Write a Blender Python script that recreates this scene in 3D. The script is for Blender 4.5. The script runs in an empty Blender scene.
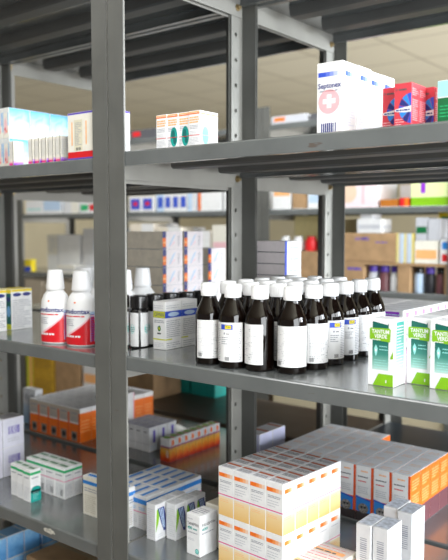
import bpy, bmesh, math, random
from mathutils import Vector, Matrix
random.seed(7)
SC = bpy.context.scene
COL = SC.collection
Z0 = 1.35                       # camera height above the floor; shelf heights below are relative to it
R = math.radians

# ------------------------------------------------------------------ materials
MATS = {}
def principled(name):
    m = bpy.data.materials.new(name); m.use_nodes = True
    return m, m.node_tree.nodes, m.node_tree.links, m.node_tree.nodes['Principled BSDF']

def ink(name, col, rough=.42, var=.06, scale=60., spec=.45, metal=0., coat=0., trans=0.):
    """printed card, plastic or paint: a base colour with a faint procedural mottling"""
    if name in MATS: return MATS[name]
    m, n, l, b = principled(name)
    tc = n.new('ShaderNodeTexCoord'); nz = n.new('ShaderNodeTexNoise'); nz.inputs['Scale'].default_value = scale
    nz.inputs['Detail'].default_value = 2
    cr = n.new('ShaderNodeValToRGB')
    cr.color_ramp.elements[0].position = .3; cr.color_ramp.elements[1].position = .7
    cr.color_ramp.elements[0].color = (*[c*(1-var) for c in col], 1)
    cr.color_ramp.elements[1].color = (*[min(1, c*(1+var*.5)) for c in col], 1)
    l.new(tc.outputs['Object'], nz.inputs['Vector']); l.new(nz.outputs['Fac'], cr.inputs['Fac'])
    l.new(cr.outputs['Color'], b.inputs['Base Color'])
    b.inputs['Roughness'].default_value = rough; b.inputs['Metallic'].default_value = metal
    b.inputs['Specular IOR Level'].default_value = spec
    b.inputs['Coat Weight'].default_value = coat; b.inputs['Transmission Weight'].default_value = trans
    MATS[name] = m
    return m

def ramp_ink(name, axis, lo, hi, stops, noise=0., nscale=25., rough=.42):
    """artwork whose printed colour runs along one local axis of the pack"""
    if name in MATS: return MATS[name]
    m, n, l, b = principled(name)
    tc = n.new('ShaderNodeTexCoord'); sp = n.new('ShaderNodeSeparateXYZ'); l.new(tc.outputs['Object'], sp.inputs[0])
    mr = n.new('ShaderNodeMapRange'); mr.inputs['From Min'].default_value = lo; mr.inputs['From Max'].default_value = hi
    l.new(sp.outputs[axis], mr.inputs['Value'])
    src = mr.outputs[0]
    if noise:
        nz = n.new('ShaderNodeTexNoise'); nz.inputs['Scale'].default_value = nscale; nz.inputs['Distortion'].default_value = 1.2
        l.new(tc.outputs['Object'], nz.inputs['Vector'])
        ma = n.new('ShaderNodeMath'); ma.operation = 'MULTIPLY_ADD'; ma.inputs[1].default_value = noise
        sb = n.new('ShaderNodeMath'); sb.operation = 'SUBTRACT'; sb.inputs[1].default_value = .5
        l.new(nz.outputs['Fac'], sb.inputs[0]); l.new(sb.outputs[0], ma.inputs[0]); l.new(src, ma.inputs[2]); src = ma.outputs[0]
    cr = n.new('ShaderNodeValToRGB'); e = cr.color_ramp.elements
    e[0].position, e[0].color = stops[0][0], (*stops[0][1], 1); e[1].position, e[1].color = stops[-1][0], (*stops[-1][1], 1)
    for p, c in stops[1:-1]:
        x = e.new(p); x.color = (*c, 1)
    l.new(src, cr.inputs['Fac']); l.new(cr.outputs['Color'], b.inputs['Base Color'])
    b.inputs['Roughness'].default_value = rough
    MATS[name] = m
    return m

def metal_paint(name, col, rough=.33, wear=.5, spec=.6, coat=0.):
    """grey stoved enamel on steel: cloudy tone, streaks, small chips down to rust"""
    if name in MATS: return MATS[name]
    m, n, l, b = principled(name)
    tc = n.new('ShaderNodeTexCoord')
    a = n.new('ShaderNodeTexNoise'); a.inputs['Scale'].default_value = 9; a.inputs['Detail'].default_value = 5
    l.new(tc.outputs['Object'], a.inputs['Vector'])
    cr = n.new('ShaderNodeValToRGB'); cr.color_ramp.elements[0].position = .3; cr.color_ramp.elements[1].position = .75
    cr.color_ramp.elements[0].color = (*[c*.85 for c in col], 1); cr.color_ramp.elements[1].color = (*[c*1.12 for c in col], 1)
    l.new(a.outputs['Fac'], cr.inputs['Fac'])
    mp = n.new('ShaderNodeMapping'); mp.inputs['Scale'].default_value = (14, 60, 60)
    l.new(tc.outputs['Object'], mp.inputs['Vector'])
    c2 = n.new('ShaderNodeTexNoise'); c2.inputs['Scale'].default_value = 1.; c2.inputs['Detail'].default_value = 6
    l.new(mp.outputs[0], c2.inputs['Vector'])
    cm = n.new('ShaderNodeValToRGB'); cm.color_ramp.elements[0].position = .70; cm.color_ramp.elements[1].position = .73
    l.new(c2.outputs['Fac'], cm.inputs['Fac'])
    mul = n.new('ShaderNodeMath'); mul.operation = 'MULTIPLY'; mul.inputs[1].default_value = wear; l.new(cm.outputs['Color'], mul.inputs[0])
    mx = n.new('ShaderNodeMix'); mx.data_type = 'RGBA'; mx.inputs[7].default_value = (.09, .06, .045, 1)
    l.new(mul.outputs[0], mx.inputs[0]); l.new(cr.outputs['Color'], mx.inputs[6]); l.new(mx.outputs[2], b.inputs['Base Color'])
    r2 = n.new('ShaderNodeMapRange'); r2.inputs['To Min'].default_value = rough*.8; r2.inputs['To Max'].default_value = rough*1.35
    l.new(a.outputs['Fac'], r2.inputs['Value']); l.new(r2.outputs[0], b.inputs['Roughness'])
    b.inputs['Specular IOR Level'].default_value = spec
    b.inputs['Coat Weight'].default_value = coat; b.inputs['Coat Roughness'].default_value = .16
    bp = n.new('ShaderNodeBump'); bp.inputs['Strength'].default_value = .05; bp.inputs['Distance'].default_value = .002
    l.new(a.outputs['Fac'], bp.inputs['Height']); l.new(bp.outputs[0], b.inputs['Normal'])
    MATS[name] = m
    return m

WHITE = ink('card_white', (.80, .80, .80)); CREAM = ink('card_cream', (.80, .77, .68)); OFFW = ink('card_off_white', (.70, .70, .71))
GREYT = ink('print_grey', (.30, .31, .36)); LGREY = ink('print_light_grey', (.50, .51, .55)); BLACK = ink('print_black', (.02, .02, .025))
DGREY = ink('print_dark_grey', (.09, .09, .10))
NAVY = ink('print_navy', (.02, .03, .19)); BLUE = ink('print_blue', (.03, .08, .52)); SKYB = ink('print_sky_blue', (.03, .23, .66))
LBLUE = ink('print_light_blue', (.22, .47, .78)); PBLUE = ink('print_pale_blue', (.50, .64, .82))
ORANGE = ink('print_orange', (.86, .17, .012)); DORANGE = ink('print_deep_orange', (.72, .09, .01)); LORANGE = ink('print_pale_orange', (.90, .45, .18))
RED = ink('print_red', (.66, .015, .02)); CORAL = ink('print_coral', (.60, .050, .07)); PINK = ink('print_pink', (.80, .28, .40)); HOTP = ink('print_magenta', (.75, .04, .25))
LPINK = ink('print_light_pink', (.85, .52, .56)); MAUVE = ink('print_mauve', (.16, .06, .07))
GREEN = ink('print_green', (.02, .42, .15)); LIME = ink('print_lime', (.22, .48, .012)); DGREEN = ink('print_dark_green', (.005, .13, .04))
TEAL = ink('print_teal', (.01, .33, .29)); LTEAL = ink('print_pale_teal', (.33, .74, .70)); DTEAL = ink('print_dark_teal', (.01, .13, .12))
YELLOW = ink('print_yellow', (.80, .62, .02)); OYELL = ink('print_olive_yellow', (.60, .62, .03)); PURPLE = ink('print_purple', (.28, .03, .55)); VIOLET = ink('print_violet', (.12, .08, .45))
KRAFT = ink('cardboard', (.40, .25, .13), rough=.8, var=.18, scale=22); KRAFTL = ink('cardboard_pale', (.44, .37, .28), rough=.75, var=.1, scale=22)
TAUPE = ink('card_taupe', (.78, .70, .58), rough=.6, var=.1)
CYELL = ink('carton_yellow', (.55, .32, .025), rough=.7, var=.15)
TAPE = ink('clear_band', (.85, .85, .87), rough=.25)
PLW = ink('plastic_white', (.82, .82, .82), rough=.32, var=.02); PLB = ink('plastic_black', (.012, .011, .011), rough=.25, var=.2, coat=.3)
PLP = ink('plastic_purple', (.10, .05, .42), rough=.35)
AMBER = ink('amber_glass', (.004, .0018, .0012), rough=.06, var=.2, spec=.45)
FRAMEM = metal_paint('grey_enamel_post', (.112, .113, .104), rough=.38, wear=.3, spec=.45)
SHELFM = metal_paint('grey_enamel_shelf', (.128, .137, .136), rough=.22, wear=.75, spec=.9, coat=.6)
RIBM = metal_paint('grey_enamel_dark', (.085, .086, .083), rough=.4, wear=.1)
LITSIDEM = metal_paint('grey_enamel_side_lit', (.30, .295, .27), rough=.4, wear=.2)  # lighter tone for side-facing steel, window light put into the colour
BRASS = ink('zinc_yellow_bolt', (.50, .38, .20), rough=.35, metal=.9)

# ------------------------------------------------------------------ mesh helpers
class MB:
    """collects polygons with materials, links them as ONE mesh object"""
    def __init__(s): s.v = []; s.f = []; s.mi = []; s.mats = []
    def mat(s, m):
        if m not in s.mats: s.mats.append(m)
        return s.mats.index(m)
    def poly(s, pts, m):
        i = len(s.v); s.v += [tuple(p) for p in pts]; s.f.append(list(range(i, i+len(pts)))); s.mi.append(s.mat(m))
    def faces(s, verts, faces, m):
        i = len(s.v); s.v += [tuple(p) for p in verts]; k = s.mat(m)
        for f in faces: s.f.append([i+j for j in f]); s.mi.append(k)
    def box(s, x0, x1, y0, y1, z0, z1, m):
        v = [(x, y, z) for x in (x0, x1) for y in (y0, y1) for z in (z0, z1)]
        s.faces(v, [(0, 1, 3, 2), (4, 6, 7, 5), (0, 4, 5, 1), (2, 3, 7, 6), (0, 2, 6, 4), (1, 5, 7, 3)], m)
    def chamfered(s, W, D, H, c, m):
        bm = bmesh.new(); bmesh.ops.create_cube(bm, size=1)
        for v in bm.verts: v.co = Vector((v.co.x*W, v.co.y*D, (v.co.z+.5)*H))
        bmesh.ops.bevel(bm, geom=bm.edges[:], offset=c, segments=1, profile=.5, affect='EDGES')
        bm.verts.index_update()
        s.faces([v.co[:] for v in bm.verts], [[v.index for v in f.verts] for f in bm.faces], m); bm.free()
    def prism(s, pts, axis, a, b, m):
        """closed outline of 2-D points swept along an axis"""
        def P(p, t): return {'x': (t, p[0], p[1]), 'y': (p[0], t, p[1]), 'z': (p[0], p[1], t)}[axis]
        n = len(pts); v = [P(p, a) for p in pts] + [P(p, b) for p in pts]
        s.faces(v, [(i, (i+1) % n, n+(i+1) % n, n+i) for i in range(n)] + [list(range(n))[::-1], list(range(n, 2*n))], m)
    def build(s, name, parent=None, smooth=False, me_name=None):
        me = bpy.data.meshes.new(me_name or name); me.from_pydata(s.v, [], s.f)
        for m in s.mats: me.materials.append(m)
        me.polygons.foreach_set('material_index', s.mi)
        bm = bmesh.new(); bm.from_mesh(me)
        if smooth: bmesh.ops.remove_doubles(bm, verts=bm.verts, dist=1e-6)
        bm.to_mesh(me); bm.free()
        if smooth:
            me.polygons.foreach_set('use_smooth', [True]*len(me.polygons)); me.set_sharp_from_angle(angle=R(38))
        o = bpy.data.objects.new(name, me); COL.objects.link(o); o.parent = parent
        return o

GLY = {}
def glyphs(txt, bold=0.):
    k = (txt, bold)
    if k in GLY: return GLY[k]
    cu = bpy.data.curves.new('t', 'FONT'); cu.body = txt; cu.size = 1; cu.resolution_u = 2; cu.offset = bold
    o = bpy.data.objects.new('t', cu); COL.objects.link(o)
    dg = bpy.context.evaluated_depsgraph_get(); dg.update()
    me = bpy.data.meshes.new_from_object(o.evaluated_get(dg))
    v = [(p.co.x, p.co.y) for p in me.vertices]; f = [list(p.vertices) for p in me.polygons]
    bpy.data.objects.remove(o); bpy.data.curves.remove(cu); bpy.data.meshes.remove(me)
    x0 = min(p[0] for p in v); x1 = max(p[0] for p in v); y0 = min(p[1] for p in v); y1 = max(p[1] for p in v)
    v = [((x-x0)/(x1-x0), (y-y0)/(y1-y0)) for x, y in v]
    GLY[k] = (v, f)
    return GLY[k]

class Face:
    """a printed face: decals are given in fractions (u right, v up), m(u, v, off) maps to space"""
    def __init__(s, mb, m, sub=1): s.mb, s.m, s.sub, s.k = mb, m, sub, 1
    def _off(s, lay): return .00012 + .00012*lay
    def rect(s, u0, v0, u1, v1, mat, lay=0):
        o = s._off(lay)
        for i in range(s.sub):
            a = u0+(u1-u0)*i/s.sub; b = u0+(u1-u0)*(i+1)/s.sub
            s.mb.poly([s.m(a, v0, o), s.m(b, v0, o), s.m(b, v1, o), s.m(a, v1, o)], mat)
        return s
    def poly(s, pts, mat, lay=1):
        s.mb.poly([s.m(u, v, s._off(lay)) for u, v in pts], mat); return s
    def disc(s, u, v, ru, rv, mat, lay=1, n=20, a0=0, a1=360):
        pts = [(u+ru*math.cos(R(a0+(a1-a0)*i/n)), v+rv*math.sin(R(a0+(a1-a0)*i/n))) for i in range(n if a1-a0 == 360 else n+1)]
        if a1-a0 != 360: pts.append((u, v))
        return s.poly(pts, mat, lay)
    def text(s, txt, u0, v0, u1, v1, mat, lay=2, bold=.01, rot=False):
        gv, gf = glyphs(txt, bold); o = s._off(lay)
        if rot: pts = [s.m(u1-(u1-u0)*y, v0+(v1-v0)*x, o) for x, y in gv]
        else: pts = [s.m(u0+(u1-u0)*x, v0+(v1-v0)*y, o) for x, y in gv]
        s.mb.faces(pts, gf, mat); return s
    def lines(s, u0, v0, u1, v1, n, mat, seed=1, fill=.45, lay=1):
        """lines of small print, too fine to read"""
        rr = random.Random(seed)
        for i in range(n):
            h = (v1-v0)/n; v = v1-(i+1)*h; u = u0; end = u1-(u1-u0)*rr.choice((0, .05, .1, .35))
            while u < end-.02:
                w = (u1-u0)*rr.uniform(.10, .34); e = min(end, u+w)
                s.mb.poly([s.m(u, v, s._off(lay)), s.m(e, v, s._off(lay)), s.m(e, v+h*fill, s._off(lay)), s.m(u, v+h*fill, s._off(lay))], mat)
                u = e+(u1-u0)*.035
        return s
    def bars(s, u0, v0, u1, v1, mat=None, n=9, seed=2, lay=1):
        rr = random.Random(seed); u = u0; st = (u1-u0)/n
        for i in range(n):
            w = st*rr.uniform(.35, .75); o = s._off(lay)
            s.mb.poly([s.m(u, v0, o), s.m(u+w, v0, o), s.m(u+w, v1, o), s.m(u, v1, o)], mat or BLACK); u += st
        return s

def box_faces(mb, W, D, H):
    return {'F': Face(mb, lambda u, v, o: (-W/2+W*u, -D/2-o, H*v)), 'R': Face(mb, lambda u, v, o: (W/2+o, -D/2+D*u, H*v)),
            'T': Face(mb, lambda u, v, o: (-W/2+W*u, -D/2+D*v, H+o)), 'L': Face(mb, lambda u, v, o: (-W/2-o, D/2-D*u, H*v)),
            'B': Face(mb, lambda u, v, o: (W/2-W*u, D/2+o, H*v))}

def pack(name, W, D, H, base, art, chamfer=.0006):
    """a folded carton: a chamfered body with its print, its seams and its tuck flap, as one mesh"""
    mb = MB(); mb.chamfered(W, D, H, min(chamfer, W/8, D/8), base)
    f = box_faces(mb, W, D, H)
    e = .0004/max(D, .001)
    f['T'].rect(.02, .93-e, .98, .945, LGREY, 0)
    art(f, W, D, H)
    o = mb.build(name); o['_tmp'] = 1
    return o

ORD = ['first', 'second', 'third', 'fourth', 'fifth', 'sixth', 'seventh', 'eighth', 'ninth']
def tag(o, label, cat, group=None):
    o['label'] = label; o['category'] = cat
    if group: o['group'] = group
    if '_tmp' in o: del o['_tmp']
    return o
USED = set()
def clone(o):
    """first use of a prototype moves it, later uses copy it with its parts"""
    if o.name not in USED:
        USED.add(o.name); return o
    def cp(x, parent):
        c = x.copy(); COL.objects.link(c); c.parent = parent
        for ch in x.children: cp(ch, c)
        return c
    r = cp(o, None)
    for k in ('label', 'category', 'group', '_tmp'):
        if k in r: del r[k]
    return r
def put(proto, xr, yf, z, W, D, label, cat='medicine box', group=None, rz=0., jit=.0):
    """stand a pack so that its right edge is at xr and its front face at yf, on the height z"""
    o = clone(proto)
    o.location = (xr-W/2, yf+D/2, Z0+z+.0003); o.rotation_euler = (0, 0, R(rz)+random.uniform(-jit, jit))
    return tag(o, label, cat, group)
def structure(o):
    o['kind'] = 'structure'; return o

# ------------------------------------------------------------------ room
def room():
    # ceiling: 60 cm mineral tiles in a grid
    m, n, l, b = principled('ceiling_tiles')
    tc = n.new('ShaderNodeTexCoord'); mp = n.new('ShaderNodeMapping'); mp.inputs['Location'].default_value = (2.32, -4.755, 0)
    l.new(tc.outputs['Object'], mp.inputs['Vector'])
    br = n.new('ShaderNodeTexBrick'); br.offset = 0; br.squash = 1
    for k, v in dict(zip(('Scale', 'Mortar Size', 'Mortar Smooth', 'Brick Width', 'Row Height'), (1., .011, .3, .6, .6))).items(): br.inputs[k].default_value = v
    br.inputs['Color1'].default_value = (.82, .77, .62, 1); br.inputs['Color2'].default_value = (.79, .74, .59, 1); br.inputs['Mortar'].default_value = (.52, .47, .36, 1)
    l.new(mp.outputs[0], br.inputs['Vector']); l.new(br.outputs['Color'], b.inputs['Base Color']); b.inputs['Roughness'].default_value = .9
    mb = MB(); mb.box(-9, 4, -3, 9, 2.65, 2.75, m); structure(mb.build('ceiling'))
    m, n, l, b = principled('floor_lino')
    tc = n.new('ShaderNodeTexCoord'); nz = n.new('ShaderNodeTexNoise'); nz.inputs['Scale'].default_value = 6; nz.inputs['Detail'].default_value = 6
    cr = n.new('ShaderNodeValToRGB'); cr.color_ramp.elements[0].color = (.10, .075, .05, 1); cr.color_ramp.elements[1].color = (.17, .13, .09, 1)
    l.new(tc.outputs['Object'], nz.inputs['Vector']); l.new(nz.outputs['Fac'], cr.inputs['Fac']); l.new(cr.outputs['Color'], b.inputs['Base Color']); b.inputs['Roughness'].default_value = .45
    mb = MB(); mb.box(-9, 4, -3, 9, -.1, 0, m); structure(mb.build('floor'))
    wm = ink('wall_plaster', (.66, .60, .44), rough=.9, var=.05, scale=3)
    mb = MB(); mb.box(-9, 4, 9, 9.1, 0, 2.65, wm); structure(mb.build('wall_back'))
    mb = MB(); mb.box(-9.1, -9, -3, 9, 0, 2.65, wm); structure(mb.build('wall_left'))
    bbm = ink('skirting', (.30, .26, .2), rough=.5)
    mb = MB(); mb.box(-9, 4, 8.985, 9, 0, .09, bbm); structure(mb.build('baseboard_back'))
room()

# ------------------------------------------------------------------ shelving
def flange(mb, mp, w, z0, z1, t, m, hole=True, pitch=.0585):
    """sheet strip of width w with a row of punched holes; mp(u, v, z) -> space, u across, v through"""
    if not hole:
        c = [mp(u, v, z) for u in (0, w) for v in (0, t) for z in (z0, z1)]
        mb.faces(c, [(0, 1, 3, 2), (4, 6, 7, 5), (0, 4, 5, 1), (2, 3, 7, 6), (0, 2, 6, 4), (1, 5, 7, 3)], m); return
    n = int((z1-z0)/pitch); ph = (z1-z0)/n; r = .0050; K = 8
    for i in range(n):
        za = z0+i*ph; zb = za+ph; zc = (za+zb)/2; uc = w*.6
        outer = []
        for k in range(K):
            a = 2*math.pi*(k+.5)/K; cx, cz = math.cos(a), math.sin(a)
            s = 1/max(abs(cx), abs(cz)); outer.append((min(w, max(0, uc+cx*s*w*(.4 if cx > 0 else .6))), zc+cz*s*ph/2))
        inner = [(uc+r*math.cos(2*math.pi*(k+.5)/K), zc+r*math.sin(2*math.pi*(k+.5)/K)) for k in range(K)]
        # push outer points to the rim of the cell
        V = []
        for v in (0, t):
            V += [mp(u, v, z) for u, z in outer] + [mp(u, v, z) for u, z in inner]
            V += [mp(u, v, z) for u, z in ((w, zb), (0, zb), (0, za), (w, za))]
        F = []
        for s_, base in ((1, 0), (-1, 2*K+4)):
            for k in range(K):
                k2 = (k+1) % K
                q = [base+k, base+k2, base+K+k2, base+K+k]
                F.append(q if s_ > 0 else q[::-1])
            for c_, ks in ((0, (0, 1)), (1, (2, 3)), (2, (4, 5)), (3, (6, 7))):
                F.append([base+ks[0], base+2*K+c_, base+ks[1]])
        for k in range(K):
            k2 = (k+1) % K; b2 = 2*K+4
            F.append([K+k, K+k2, b2+K+k2, b2+K+k])
        mb.faces(V, F, m)
    for u in (0, w):
        mb.poly([mp(u, 0, z0), mp(u, t, z0), mp(u, t, z1), mp(u, 0, z1)], m)
    for z in (z0, z1):
        mb.poly([mp(0, 0, z), mp(w, 0, z), mp(w, t, z), mp(0, t, z)], m)

def shelving_unit(x0, x1, y0, y1, levels, top, label, group=None, bolts=True, detail=True, tray=None):
    """slotted-angle shelving: four corner posts, pressed steel trays with stiffeners"""
    root = bpy.data.objects.new('shelving_unit', None); COL.objects.link(root); root.location = (x0, y0, 0)
    W = x1-x0; D = y1-y0; A = .042; T = .002
    for cx, cy in ((0, 0), (1, 0), (0, 1), (1, 1)):
        mb = MB(); sx = 1 if cx == 0 else -1; sy = 1 if cy == 0 else -1
        ox = 0 if cx == 0 else W; oy = 0 if cy == 0 else D
        # flange across the front / rear, plain; flange along the side, punched
        flange(mb, lambda u, v, z: (ox+sx*u, oy+sy*v, z), A, .004, top, T, FRAMEM, hole=False)
        flange(mb, lambda u, v, z: (ox+sx*v, oy+sy*(T+u), z), A, .004, top, T, LITSIDEM, hole=detail)  # side flange painted in the lit tone
        mb.box(min(ox, ox+sx*.045), max(ox, ox+sx*.045), min(oy, oy+sy*.045), max(oy, oy+sy*.045), 0, .004, PLB)
        p = mb.build('post', root)
    g = .0125
    for z in levels:
        zz = Z0+z; mb = MB()
        a, b = T+.001, D-g if cy else D
        y_a, y_b = .0035, D-.012
        t = .0015; c = .003
        outer = [(y_a+.014, zz-.028), (y_a, zz-.028), (y_a, zz-c), (y_a+c*.4, zz-c*.4), (y_a+c, zz), (y_b-c, zz), (y_b, zz-c), (y_b, zz-.028), (y_b-.014, zz-.028)]
        inner = [(y_b-.014, zz-.028+t), (y_b-t, zz-.028+t), (y_b-t, zz-c-t), (y_b-c-t, zz-t), (y_a+c+t, zz-t), (y_a+t, zz-c-t), (y_a+t, zz-.028+t), (y_a+.014, zz-.028+t)]
        sh = MB(); pts = outer+inner; n = len(pts)
        xa, xb = .0045, W-.0045
        v = [(xa, p[0], p[1]) for p in pts]+[(xb, p[0], p[1]) for p in pts]
        fs = [(i, (i+1) % n, n+(i+1) % n, n+i) for i in range(n)]
        no = len(outer); prs = [(i, i+1, n-2-i, n-1-i) for i in range(no-1)]
        for s_ in (0, n):
            for q in prs:
                if len(set(q)) == 4: fs.append([s_+k for k in q])
        sh.faces(v, fs, tray or SHELFM)
        for xs in (.0025, W-.0045):       # deep side aprons, bolted to the posts
            sh.box(xs, xs+.002, .0035+T, D-.0035-T, zz-.051, zz-.0006, LITSIDEM)
        so = sh.build('shelf', root)
        if detail:
            for yc in (.145, .30):
                rb = MB(); hp = [(yc-.030, zz-t-.0002), (yc-.024, zz-.023), (yc-.019, zz-.026), (yc+.019, zz-.026), (yc+.024, zz-.023), (yc+.030, zz-t-.0002)]
                rb.prism(hp, 'x', .055, W-.055, RIBM); rb.build('stiffener', so)
        if bolts:
            for ox, s_ in ((T+.002, 1), (W-T-.002, -1)):
                for oy in (.024, D-.024):
                    bb = MB(); K = 6; cz = zz-.030
                    for r0, a0, a1 in ((.0085, .0005, .003), (.0055, .003, .009)):
                        ring = [(r0*math.cos(k*math.pi/3), r0*math.sin(k*math.pi/3)) for k in range(6)]
                        bb.prism([(oy+p[0], cz+p[1]) for p in ring], 'x', ox+s_*a0, ox+s_*a1, BRASS)
                    bb.build('bolt', so)
    tag(root, label, 'shelving unit', group)
    return root

XJ = -1.075; FY, FD = .993, .435; BY = FY+FD+.004
LV = [.555, .152, -.248, -.650, -1.05]
LVL = [.552, .145, -.254, -.655, -1.055]
U1 = shelving_unit(XJ+.0025, XJ+.965, FY, FY+FD, LV, 2.02, 'grey steel shelving unit in the foreground right, holding amber bottles and green boxes')
U2 = shelving_unit(XJ-.966, XJ-.0025, FY, FY+FD, LVL, 2.02, 'grey steel shelving unit in the foreground left, holding red mouthwash bottles')
U3 = shelving_unit(XJ+.0025, XJ+.965, BY, BY+FD, LV, 2.02, 'grey steel shelving unit directly behind the bay of amber bottles')
U4 = shelving_unit(XJ-.966, XJ-.0025, BY, BY+FD, [.555, .150, -.250, -.652, -1.052], 2.02, 'grey steel shelving unit directly behind the bay of mouthwash bottles')

# ------------------------------------------------------------------ packs: artwork
def art_septonex(f, W, D, H):
    F = f['F']
    for i in range(6):
        F.rect(.05+.15*i, .80, .20+.15*i, .865, [BLUE, BLUE, ink('blue_fade1', (.10, .16, .60)), ink('blue_fade2', (.22, .29, .68)), ink('blue_fade3', (.42, .48, .76)), ink('blue_fade4', (.62, .66, .8))][i])
    F.text('Septonex', .05, .615, .95, .715, NAVY, bold=.02)
    F.lines(.10, .59, .86, .61, 1, GREYT, 3, .9)
    F.disc(.48, .45, .42, .42*W/H, ink('disc_pink', (.84, .42, .45)))
    F.rect(.40, .36, .58, .55, WHITE, 2); F.rect(.24, .42, .74, .49, WHITE, 2)
    F.bars(.18, .02, .80, .15, NAVY, 8, 5)
    Rr = f['R']
    for i in range(3): Rr.rect(.18+.18*i, .80, .36+.18*i, .87, [BLUE, ink('blue_fade1', (.10, .16, .60)), ink('blue_fade2', (.22, .29, .68))][i])
    Rr.text('Septonex', .15, .60, .85, .66, PBLUE, bold=.0)
    Rr.lines(.15, .40, .88, .57, 4, ink('print_faint', (.62, .64, .74)), 4, .3); Rr.lines(.15, .12, .88, .38, 7, ink('print_faint', (.62, .64, .74)), 5, .3)
def art_red(f, W, D, H):
    F = f['F']
    F.disc(.13, .86, .055, .055*W/H*1.2, DGREY, 1); F.disc(.13, .86, .03, .03*W/H*1.2, CORAL, 2)
    F.lines(.26, .83, .72, .88, 1, DGREY, 3, .8)
    for i in range(7):
        a0 = 84+i*28
        pts = [(1.0+.72*math.cos(R(a0+j*6.5)), .42+.80*W/H*math.sin(R(a0+j*6.5))) for j in range(5)]
        pts = [(min(p[0], .985), p[1]) for p in pts]
        F.poly([(.985, .42)]+pts, [BLUE, SKYB, NAVY][i % 3], 1)
    F.poly([(.06, .36), (.55, .33), (.985, .33), (.985, .47), (.5, .44), (.06, .41)], WHITE, 2)
    F.lines(.12, .365, .9, .41, 1, NAVY, 6, .8, 3)
    F.lines(.08, .05, .6, .22, 3, LPINK, 8, .3)
    r = f['R']; r.lines(.08, .72, .9, .90, 4, LPINK, 9, .4); r.lines(.08, .15, .9, .65, 11, LPINK, 10, .4)
def art_green_pack(f, W, D, H):
    F = f['F']; F.rect(.01, .64, .99, .99, LTEAL); F.rect(.01, .01, .99, .62, DGREEN); F.lines(.1, .2, .9, .5, 4, GREEN, 4, .3)
    f['R'].rect(.01, .64, .99, .99, LTEAL); f['R'].rect(.01, .01, .99, .62, DGREEN)
def art_oval(f, W, D, H):
    F = f['F']
    F.rect(.01, .90, .99, .935, ORANGE); F.rect(.01, .945, .99, .98, LORANGE)
    F.lines(.08, .66, .92, .86, 3, LORANGE, 3, .6); F.lines(.1, .50, .8, .63, 3, GREYT, 4, .35)
    F.disc(.62, .33, .33, .28, TEAL, 1); F.disc(.56, .40, .17, .12, DTEAL, 2); F.disc(.70, .22, .14, .10, DTEAL, 2)
    F.rect(.0, .31, 1, .325, RED, 4)
    F.lines(.06, .04, .34, .28, 6, GREYT, 5, .35)
    r = f['R']; r.rect(.01, .90, .99, .93, LORANGE); r.disc(.30, .30, .17, .24, LTEAL, 1); r.rect(0, .31, 1, .325, PINK, 3)
def art_plain_side(f, W, D, H):
    F = f['F']; F.rect(.01, .90, .99, .935, ORANGE); F.rect(.01, .945, .99, .98, LORANGE)
    F.lines(.08, .66, .92, .86, 3, LORANGE, 3, .6); F.lines(.1, .50, .9, .62, 3, GREYT, 4, .35); F.lines(.1, .34, .7, .46, 3, LGREY, 7, .35); F.lines(.08, .04, .9, .28, 6, LGREY, 5, .35)
    F.rect(.0, .31, 1, .325, RED, 4)
    r = f['R']; r.rect(.01, .90, .99, .93, LORANGE); r.disc(.30, .32, .17, .25, LTEAL, 1); r.rect(0, .31, 1, .325, PINK, 3)
def art_vit(f, W, D, H):
    F = f['F']; F.rect(.005, .955, .995, .995, VIOLET); F.rect(.005, .005, .995, .16, RED); F.rect(.005, .0, .995, .03, VIOLET, 2)
    F.rect(.01, .17, .99, .945, CREAM)
    F.rect(.10, .30, .13, .80, LORANGE, 1); F.rect(.46, .30, .49, .80, LORANGE, 1); F.rect(.17, .18, .38, .84, ink('panel_cream', (.70, .66, .50)), 1)
    F.lines(.19, .30, .36, .80, 14, GREYT, 3, .35, 2); F.bars(.22, .19, .34, .25, DGREY, 6, 2, 3)
    r = f['R']; r.rect(.005, .955, .995, .995, VIOLET); r.rect(.005, .005, .995, .04, RED); r.lines(.2, .3, .8, .8, 8, PBLUE, 3, .3)
def art_sky(f, W, D, H):
    m = ramp_ink('sky_artwork', 'Z', 0, H, [(.0, (.78, .84, .92)), (.45, (.60, .80, .95)), (.75, (.30, .64, .90)), (1., (.10, .45, .80))], noise=.9, nscale=28)
    f['R'].rect(.015, .01, .985, .99, m)
    F = f['F']; F.rect(.02, .01, .98, .99, CREAM); F.rect(.02, .82, .98, .99, PBLUE); F.rect(.02, .2, .16, .84, LBLUE, 1); F.rect(.84, .4, .98, .84, LBLUE, 1)
    F.poly([(.3, .12), (.8, .2), (.7, .5), (.5, .72), (.3, .5)], LPINK, 1); F.disc(.42, .30, .10, .05, RED, 2); F.disc(.62, .22, .09, .04, ORANGE, 2)
def art_spine(f, W, D, H):
    F = f['F']; F.rect(.02, .01, .98, .10, HOTP); F.rect(.02, .10, .98, .16, LPINK); F.lines(.1, .3, .8, .92, 11, LGREY, 6, .3); F.rect(.86, .0, 1, 1, ink('edge_shadow', (.16, .13, .10)), 3)  # dark strip at the right edge paints the shadow between boxes
    r = f['R']; r.rect(.01, .01, .99, .10, PURPLE); r.rect(.01, .10, .99, .18, ink('violet_pale', (.55, .30, .75))); r.lines(.1, .3, .9, .92, 9, LGREY, 7, .3)
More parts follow.
